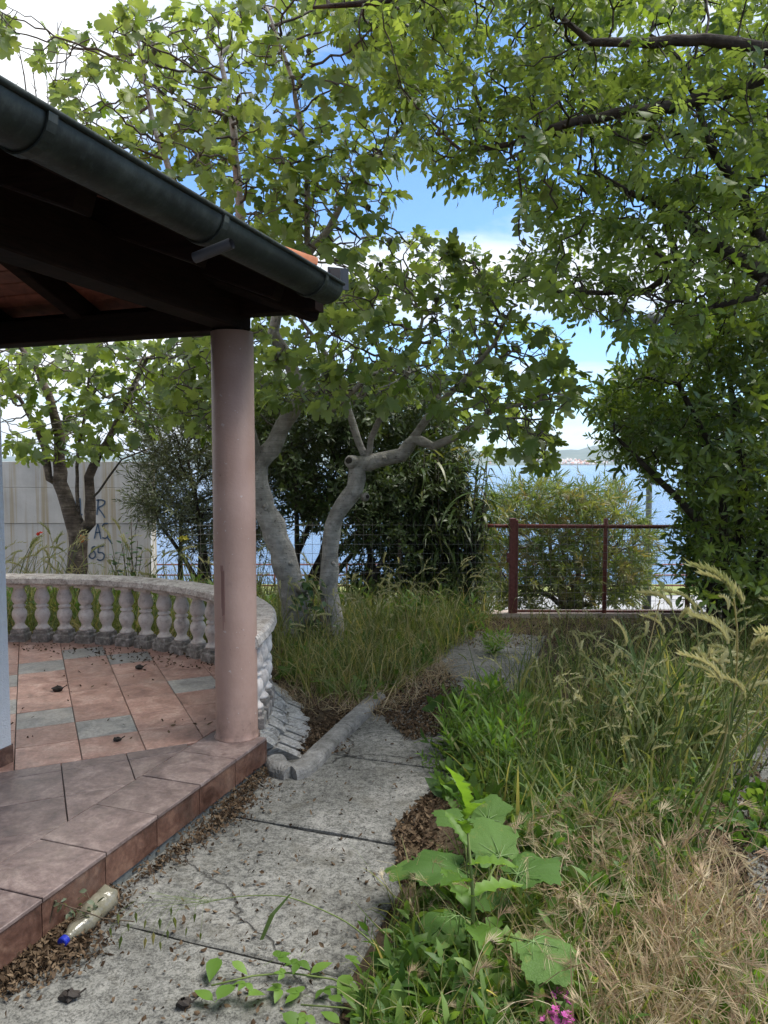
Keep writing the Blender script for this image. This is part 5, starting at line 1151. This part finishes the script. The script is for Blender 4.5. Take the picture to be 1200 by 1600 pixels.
litter('dead leaves and dry stalks caught behind the bent kerb', gpts([(425, 1180), (470, 1150), (470, 1060), (560, 1070), (590, 1100), (520, 1140), (480, 1180)], 2600))
litter('dead leaves spread where the meadow meets the left track', gpts([(560, 1100), (690, 1040), (730, 1090), (690, 1150), (640, 1160), (600, 1125)], 4500))
litter('dark dead leaves at the left edge of the weed strip', gpts([(615, 1300), (690, 1220), (760, 1290), (740, 1350), (690, 1390), (625, 1380)], 4500))
litter('scattered dead leaves on the left concrete track', gpts([(150, 1600), (420, 1215), (680, 1110), (690, 1200), (620, 1300), (600, 1600)], 420), (.008, .026), .003)
litter('leaf scraps and soil crumbs in front of the gate', gd(2200), (.012, .03))
litter('dead leaves on the right concrete track', gpts([(1010, 1300), (1200, 1180), (1230, 1500), (1120, 1440)], 1800))
litter('dry bits of leaf on the tiled terrace along the balustrade', np.concatenate([gpts([(20, 1003), (330, 1020), (330, 1050), (20, 1015)], 260, TZ), gpts([(20, 1015), (335, 1040), (335, 1150), (20, 1160)], 40, TZ)]), (.012, .03), .004)
litter('dead leaves under the slanting stones', np.array([tuple(curve(random.uniform(.2, 2.4), random.uniform(.28, .55))[0]) for _ in range(1600)]))

# bright leafy herb clump at the left edge of the strip
hc = empty('leafy_herb', G(745, 1185), 'bushy bright green herb with pointed leaves at the left edge of the weed strip', 'herb')
sh = [t.mesh('leafy_stem', [m['weed2'], m['stem']]) for t in LANCE]
for p in gpts([(690, 1190), (700, 1140), (760, 1110), (830, 1150), (830, 1210), (760, 1240)], 46):
    M_ = frames(np.array([[random.gauss(0, .18), random.gauss(0, .18), 1]]), rng.normal(0, 1, (1, 3)), np.array([random.uniform(.16, .31)]))[0]
    M4 = Matrix([list(M_[i])+[float(p[i])] for i in range(3)]+[[0, 0, 0, 1]]); link('leafy_stem', random.choice(sh), hc, M4)
# broad rounded leaves in the foreground
sq_ = empty('broad_leaved_plant', G(745, 1480), 'plant with big rounded scalloped green leaves in the front of the weed strip', 'plant')
def sqleaf(seed):
    r = random.Random(seed); out = [(0, .06)]; n = 44
    for i in range(1, n):
        a = -PI/2+2*PI*i/n; rr = .5*(1+.13*math.cos(5*(a-PI/2))+.04*math.sin(2*a+seed))*(1+.05*(r.random()-.5)); rr *= 1+.035*(1 if i % 2 else -1)
        if i < 4 or i > n-4: rr *= (.42, .42, .62, .86)[min(i, n-i, 3)]
        out.append((rr*math.cos(a), .48+rr*math.sin(a)))
    vs = []; fs = []; k = len(out); C_ = (0, .16)
    def z(x, y): a = math.atan2(x, y-.1); q = math.hypot(x, y-.1); return .028*math.cos(a*7)*q+.012*math.sin(x*31)*math.cos(y*27)-.28*q*q*q+.06*q+.02*math.sin(9*x+7*y+seed)
    for f in (1., .66, .33):
        for x, y in out: X, Y = C_[0]+(x-C_[0])*f, C_[1]+(y-C_[1])*f; vs.append((X, Y, z(X, Y)))
    vs.append((C_[0], C_[1], .0)); c = len(vs)-1
    for lv in range(2): fs += [(lv*k+i, lv*k+(i+1) % k, (lv+1)*k+(i+1) % k, (lv+1)*k+i) for i in range(k)]
    fs += [(2*k+i, 2*k+(i+1) % k, c) for i in range(k)]
    return Tpl(vs, fs), (C_[0], C_[1])
def add_bigleaf(px, py, z, size, yaw, tilt, seed, base=(745, 1480)):
    T_, c_ = sqleaf(seed); c = G(px, py, z); me = T_.mesh('leaf', [m['squash']])
    Mx = Matrix.Translation(c) @ Matrix.Rotation(yaw, 4, 'Z') @ Matrix.Rotation(tilt, 4, 'X') @ Matrix.Scale(size, 4) @ Matrix.Translation((0, -.42, 0))
    lf_ = link('leaf', me, sq_, Mx); a = Mx @ Vector((0, .16, 0)); g0 = G(base[0]+random.uniform(-25, 25), base[1], 0)
    b = MB(); b.tube([g0, g0.lerp(a, .5)+Vector((0, 0, .03)), a], [.005, .004, .0035], 6); b.build('leaf_stalk', m['stem'], sq_, True)
    b = MB()
    for q in (-2.3, -1.5, -.75, 0, .75, 1.5, 2.3):
        pts = []
        for i in range(6):
            t = i/5*.42*(1 if abs(q) < 1 else .8); x, y = math.sin(q)*t, .16+math.cos(q)*t; aa = math.atan2(x, y-.1); qq = math.hypot(x, y-.1); pts.append(Mx @ Vector((x, y, .028*math.cos(aa*7)*qq+.012*math.sin(x*31)*math.cos(y*27)-.28*qq**3+.06*qq+.02*math.sin(9*x+7*y+seed)+.004)))
        b.tube(pts, [.0022, .0019, .0016, .0013, .001, .0006], 3, cap=False)
    b.build('veins', m['vein'], lf_, True)['kind'] = 'stuff'
for i, a in enumerate([(772, 1318, .26, .20, .3, .55), (828, 1358, .25, .19, -1.2, .25), (850, 1488, .22, .175, -2.6, -.15), (690, 1352, .20, .22, 1.6, .2), (640, 1360, .13, .15, 1.2, .1), (712, 1280, .24, .15, 1.0, .3), (765, 1268, .23, .16, -.3, .5), (700, 1440, .13, .16, 2.4, .1), (760, 1400, .12, .15, 3.0, .2), (668, 1460, .08, .12, 2., .1)]): add_bigleaf(*a, i)
# prickly lettuce, the tall pale plant
pl = empty('prickly_lettuce', G(738, 1540), 'tall pale green prickly plant with one upright stem and wavy leaves in the foreground', 'plant')
b = MB(); base = G(738, 1540); topp = A(728, 1262, base.y+.03); b.tube([base, base.lerp(topp, .5)+Vector((.012, 0, 0)), topp], [.008, .006, .003], 7); b.build('stem', m['stem'], pl, True)
WV = [wavy(i, .13+.03*(i % 3)) for i in range(5)]; wm = [t.mesh('leaf', [m['weed2']]) for t in WV]
for (t, az, el, L_) in ((1., 2.2, 1.3, .17), (.99, .3, 1.2, .11), (.96, 1.4, 1.1, .12), (.93, 3.6, 1.0, .14), (.85, 2.8, .9, .16), (.78, .6, .8, .13), (.68, 4.4, .35, .15), (.58, 2.5, .6, .17), (.5, 5.1, .2, .19), (.42, .4, .45, .19), (.34, 3.3, .4, .20), (.26, 4.7, .1, .22), (.2, 1.6, .4, .20), (.15, 5.7, .3, .24), (.1, 2.9, .3, .24), (.08, 4.0, .15, .26), (.05, .2, .3, .24), (.03, 1.2, .4, .2)):
    p = base.lerp(topp, t); Mx = Matrix.Translation(p) @ Matrix.Rotation(az, 4, 'Z') @ Matrix.Rotation(el, 4, 'X') @ Matrix.Scale(L_, 4); link('leaf', random.choice(wm), pl, Mx)
# strap leaved tuft beside it
st_ = empty('strap_leaf_tuft', G(690, 1600), 'tuft of long strap leaves with one yellowed blade at the bottom of the picture', 'plant')
for i in range(26):
    p = G(random.uniform(590, 770), random.uniform(1560, 1680)); T_ = blade(random.uniform(.4, 1.5), .075, 8, random.uniform(-1, 1)); az = random.random()*6.28; L_ = random.uniform(.18, .32)
    Mx = Matrix.Translation(p) @ Matrix.Rotation(az, 4, 'Z') @ Matrix.Rotation(random.uniform(.9, 1.4), 4, 'X') @ Matrix.Scale(L_, 4)
    o = link('leaf', T_.mesh('leaf', [m['yellow'] if i == 0 else m['weed']]), st_, Mx)
    if i == 0: o['label'] = 'yellowed blade'
# trailing vine across the path at the bottom left
vn = empty('trailing_vine', G(560, 1560), 'thin vine with pale green lobed leaves trailing over the concrete at the bottom', 'vine')
vp = [(620, 1600), (580, 1555), (520, 1530), (450, 1520), (395, 1525), (330, 1540)]; b = MB(); b.tube([G(x, y, .03+.01*math.sin(x)) for x, y in vp], .003, 5); b.tube([G(600, 1590, .03), G(540, 1575, .05), G(470, 1570, .04)], .0025, 5); b.build('stem', m['stem'], vn, True)
vm = [t.mesh('leaf', [m['weed2'], m['stem']]) for t in TRI+BROAD[:2]]
for (x, y) in ((335, 1505), (322, 1555), (350, 1548), (372, 1508), (385, 1535), (432, 1497), (445, 1522), (468, 1500), (470, 1552), (498, 1512), (505, 1545), (540, 1530), (548, 1555), (575, 1540), (480, 1585), (520, 1590), (560, 1585), (590, 1570), (440, 1545), (600, 1545), (455, 1590), (545, 1500), (400, 1550), (525, 1560)):
    p = G(x, y, random.uniform(.02, .07)); Mx = Matrix.Translation(p) @ Matrix.Rotation(random.random()*6.28, 4, 'Z') @ Matrix.Rotation(random.uniform(-.2, .4), 4, 'X') @ Matrix.Scale(random.uniform(.06, .095), 4) @ Matrix.Translation((0, -.5, 0)); link('leaf', random.choice(vm), vn, Mx)
# arching grass culm over the path with hanging spikelets
ac = empty('arching_grass', G(640, 1540), 'single long grass culm arching over the concrete path with hanging spikelets', 'grass culm')
cp = [G(650, 1545), A(600, 1490, 2.38), A(545, 1440, 2.45), A(450, 1398, 2.5), A(370, 1400, 2.52), A(300, 1415, 2.5)]
Q = []
for i in range(len(cp)-1):
    for j in range(5): Q.append(cp[i].lerp(cp[i+1], j/5))
for _ in range(3): Q = [Q[0]]+[(Q[i-1]+Q[i]*2+Q[i+1])/4 for i in range(1, len(Q)-1)]+[Q[-1]]
b = MB(); b.tube(Q, [.0035-.0025*i/len(Q) for i in range(len(Q))], 5); b.build('stem', m['stem'], ac, True)
b = MB(); P_ = [A(454, 1397, 2.5), A(425, 1430, 2.47), A(408, 1470, 2.45), A(404, 1525, 2.42)]; w_ = [.004, .009, .006, .001]; vs = []
for p, w in zip(P_, w_): vs += [p-Vector((w, 0, 0)), p+Vector((w, .003, 0))]
b.raw(vs, [(2*i, 2*i+1, 2*i+3, 2*i+2) for i in range(3)]); b.build('leaf', m['grassg'], ac)
spk = Tpl([(0, 0, 0), (.14, .3, 0), (0, 1, 0), (-.14, .3, 0), (0, .3, .14), (0, .3, -.14)], [(0, 1, 2, 3), (0, 4, 2, 5)]); spm = spk.mesh('spikelet', [m['grass']])
for (x, y) in ((185, 1440), (200, 1455), (212, 1438), (228, 1450), (240, 1470), (250, 1447), (262, 1466), (272, 1445), (292, 1462), (305, 1440), (314, 1470), (172, 1462), (190, 1475), (268, 1430), (228, 1478), (250, 1485)):
    p = G(x, y, random.uniform(.02, .12)); q = Q[-1-int(random.random()*4)]
    Mx = Matrix.Translation(p+Vector((0, 0, .03))) @ Matrix.Rotation(random.random()*3, 4, 'Z') @ Matrix.Rotation(-PI/2+random.uniform(-.2, .2), 4, 'X') @ Matrix.Scale(random.uniform(.03, .05), 4); link('spikelet', spm, ac, Mx)
    b = MB(); b.tube([p+Vector((0, 0, .03)), p.lerp(q, .3)+Vector((0, 0, .08)), q], .0005, 3, cap=False); b.build('branchlet', m['stem'], ac)
# flowers
pf = empty('pink_flowers', G(885, 1610), 'small magenta flower clusters at the bottom edge of the weeds', 'flowers')
pet = Tpl([(0, 0, 0), (.35, .5, .1), (.2, 1, .05), (-.2, 1, .05), (-.35, .5, .1)], [(0, 1, 2, 3, 4)])
def flower(mat, r, name='flower'):
    b = MB()
    for k in range(5):
        Mx = Matrix.Rotation(k*2*PI/5, 4, 'Z') @ Matrix.Rotation(.45, 4, 'X') @ Matrix.Scale(r, 4); v0 = [Mx @ Vector(p) for p in pet.v]; b.raw(v0, [(0, 1, 2, 3, 4)])
    return b.mesh(name, m[mat])
fm_ = flower('pink', .012)
for (x, y, n_) in ((872, 1592, 26), (886, 1600, 16), (868, 1558, 5), (890, 1560, 6), (880, 1580, 5)):
    c = G(x, y, .14); b = MB(); b.tube([G(x, y+60, 0), c], .0018, 5); b.build('stem', m['stem'], pf, True)
    for k in range(n_): link('flower', fm_, pf, Matrix.Translation(c+Vector((random.gauss(0, .016), random.gauss(0, .012), random.gauss(0, .012)))) @ Euler((random.uniform(-.8, .8)+.5, random.uniform(-.8, .8), random.random()*6)).to_matrix().to_4x4())
def smallflower(name, label, cat, px, py, Y, mat, r, n, leaf=None):
    root = empty(name, (A(px, py, Y).x, Y, gz(0, Y)), label, cat); c = A(px, py, Y); b = MB(); b.tube([(c.x+.03, Y, gz(0, Y)), ((c.x+.02), Y, c.z*.5), c], [.004, .003, .002], 5); b.build('stem', m['stem'], root, True); f = flower(mat, r)
    for k in range(n): link('flower', f, root, Matrix.Translation(c+Vector((random.gauss(0, r*.8), random.gauss(0, r*.5), random.gauss(0, r*.6)))) @ Euler((random.uniform(.2, 1.4), random.uniform(-.8, .8), random.random()*6)).to_matrix().to_4x4())
    return root
smallflower('poppy', 'single red poppy above the balustrade in front of the concrete wall', 'poppy', 65, 836, 7.2, 'red', .022, 3)
smallflower('yellow_flower', 'yellow flower head beside the olive tree', 'flower', 287, 842, 8.0, 'yellow', .028, 14)
smallflower('red_leaved_shoot', 'shoot with orange red young leaves against the forked fig trunk', 'shoot', 128, 842, 7.6, 'orange', .03, 6)
# round leaved sucker on the far side of the rail and the little plants
rs_ = empty('round_leaved_shrub', (A(205, 880, 7.4).x, 7.4, 0), 'young shrub with round dark leaves rising behind the balustrade rail', 'shrub'); b = MB()
for (x, y) in ((205, 815), (190, 850), (222, 860), (175, 868), (215, 845)):
    q = A(200, 900, 7.4); q.z = .1; t_ = A(x, y, 7.4); b = MB(); b.tube([q, q.lerp(t_, .5)+Vector((.02, 0, 0)), t_], [.007, .005, .003], 5); b.build('stem', m['dstem'], rs_, True)
    for k in range(12):
        T_ = BROAD[k % 2]; p = q.lerp(t_, .35+.65*k/11); Mx = Matrix.Translation(p) @ Matrix.Rotation(k*2.4, 4, 'Z') @ Matrix.Rotation(random.uniform(-.2, .8), 4, 'X') @ Matrix.Scale(random.uniform(.06, .09), 4) @ Matrix.Diagonal((1.5, 1, 1, 1))
        if k < 2 and 'rlm' not in globals(): rlm = [t.mesh('leaf', [m['ivy']]) for t in BROAD[:2]]
        link('leaf', rlm[k % 2], rs_, Mx)
yf = empty('fig_sucker', G(500, 1075), 'low pale fig sucker at the foot of the two fig trunks', 'fig sucker')
fgm = [t.mesh('leaf', [m['weed2']]) for t in FIG[:3]]
for k, (x, y) in enumerate(((480, 1045), (500, 1040), (515, 1045), (485, 1065), (505, 1068), (495, 1055), (520, 1060))):
    c = G(x, y+25, 0); c = A(x, y, c.y); link('leaf', fgm[k % 3], yf, Matrix.Translation(c) @ Matrix.Rotation(random.random()*6, 4, 'Z') @ Matrix.Rotation(.3, 4, 'X') @ Matrix.Scale(.09, 4)); b = MB(); b.tube([G(500, 1080), c], .002, 4); b.build('stem', m['stem'], yf)

# ============================================================ BOTTLE AND SMALL THINGS
a_ = G(102, 1468, .043); e_ = G(172, 1398, .046); ax = (e_-a_); LB = ax.length; ax = ax.normalized(); sx = Vector((-ax.y, ax.x, 0)); uz = Vector((0, 0, 1))
bt = empty('plastic_bottle', (a_+e_)/2-Vector((0, 0, .043)), 'crushed dirty plastic bottle with a blue cap lying at the foot of the step', 'bottle')
prof = [(.0, .013), (.02, .013), (.025, .016), (.05, .028), (.08, .039), (.11, .0425), (.13, .043), (.16, .041), (.17, .043), (.2, .041), (.21, .043), (.24, .0415), (.255, .043), (.275, .041), (.285, .034), (.287, .02), (.28, .005)]
sc_ = LB/.287; k = 24; vs = []
for t, r in prof:
    for j in range(k):
        a = 2*PI*j/k; rr = r
        dent = math.exp(-((t-.10)/.028)**2)*max(0, math.cos(a-1.2))**2*.032+math.exp(-((t-.20)/.05)**2)*max(0, math.cos(a-2.2))**3*.010
        if t > .27: rr *= 1+.14*math.cos(5*a)
        rr = max(.004, rr-dent); vs.append(a_+ax*t*sc_+sx*rr*math.cos(a)+uz*rr*math.sin(a))
b = MB(); n = len(prof); b.raw(vs, [(i*k+j, i*k+(j+1) % k, (i+1)*k+(j+1) % k, (i+1)*k+j) for i in range(n-1) for j in range(k)]+[tuple(range(k))[::-1], tuple(range((n-1)*k, n*k))]); b.build('bottle_body', m['bottle'], bt, True)
b = MB(); b.tube([a_-ax*.020, a_-ax*.018, a_+ax*.001, a_+ax*.002], [.014, .0165, .0165, .015], 20); b.build('cap', m['cap'], bt, False)
b = MB(); b.tube([a_+ax*.006, a_+ax*.009], [.0175, .0175], 18); b.build('neck_ring', m['bottle'], bt, True)
wv_ = empty('withered_creeper', G(75, 1440), 'withered grey green creeper lying over the crushed bottle', 'creeper')
cp = [G(70, 1470), G(78, 1440, .07), G(85, 1408, .13), G(110, 1418, .12), G(135, 1425, .10), G(160, 1435, .06), G(210, 1440, .01)]
b = MB(); b.tube(cp, .0022, 5); b.tube([G(120, 1420, .11), G(140, 1405, .13), G(134, 1392, .14)], .0018, 4); b.build('stem', m['dstem'], wv_, True)
cm = [t.mesh('leaf', [m['olive'], m['stem']]) for t in BROAD+TRI[:2]]
for i in range(26):
    p = random.choice([G(80, 1402, .13), G(135, 1395, .14), G(110, 1425, .11), G(130, 1425, .10), G(140, 1420, .09), G(100, 1412, .12)])+Vector((random.gauss(0, .012), random.gauss(0, .012), random.gauss(0, .008)))
    link('leaf', random.choice(cm), wv_, Matrix.Translation(p) @ Euler((random.uniform(-1, 1), random.uniform(-1, 1), random.random()*6)).to_matrix().to_4x4() @ Matrix.Scale(random.uniform(.022, .036), 4))
def shrivel(px, py, r, label, z=TZ, seed=0):
    rr = random.Random(seed); root = empty('shrivelled_leaf', G(px, py, z), label, 'dead leaf'); c = G(px, py, z+r*.5)
    b = MB(); k = 9; vs = []
    for i in range(6):
        for j in range(k): a = 2*PI*j/k; q = r*math.sin(PI*(i+.4)/6)*(.6+.7*rr.random()); vs.append(c+Vector((q*math.cos(a), q*math.sin(a)*.8, r*.55*math.cos(PI*(i+.4)/6)*(.7+.6*rr.random())-.0)))
    b.raw(vs, [(i*k+j, i*k+(j+1) % k, (i+1)*k+(j+1) % k, (i+1)*k+j) for i in range(5) for j in range(k)]); b.build('blade', m['black'], root)
    b = MB(); b.tube([c, c+Vector((r*1.0, 0, r*.2)), c+Vector((r*1.7, .01, r*.6))], .003, 4); b.build('stalk', m['black'], root)
shrivel(90, 1076, .034, 'black curled leaf lying on the left of the terrace tiles', seed=1)
shrivel(218, 1042, .028, 'black curled leaf lying nearest the balustrade', seed=2)
shrivel(183, 1155, .022, 'small dark curled leaf on the tiles between the wall and the column', seed=3)
shrivel(108, 1556, .028, 'black crumpled leaf on the concrete at the bottom left', 0, 4)
shrivel(286, 1568, .026, 'black crumpled leaf on the concrete beside the slab joint', 0, 5)
# yellow weed in the driveway end
yw = empty('driveway_weed', G(772, 1022), 'single weed with yellow green leaves in the bare patch before the gate', 'weed')
for k in range(9):
    c = G(772, 1022); link('leafy_stem', sh[k % 4], yw, Matrix.Translation(c) @ Matrix.Rotation(k*.7, 4, 'Z') @ Matrix.Rotation(PI/2-.7+random.uniform(-.2, .3), 4, 'X') @ Matrix.Scale(random.uniform(.14, .24), 4))
print('objects', len(bpy.data.objects), 'tris', sum(len(o.data.polygons) for o in bpy.data.objects if o.type == 'MESH' and o.data.users == 1))
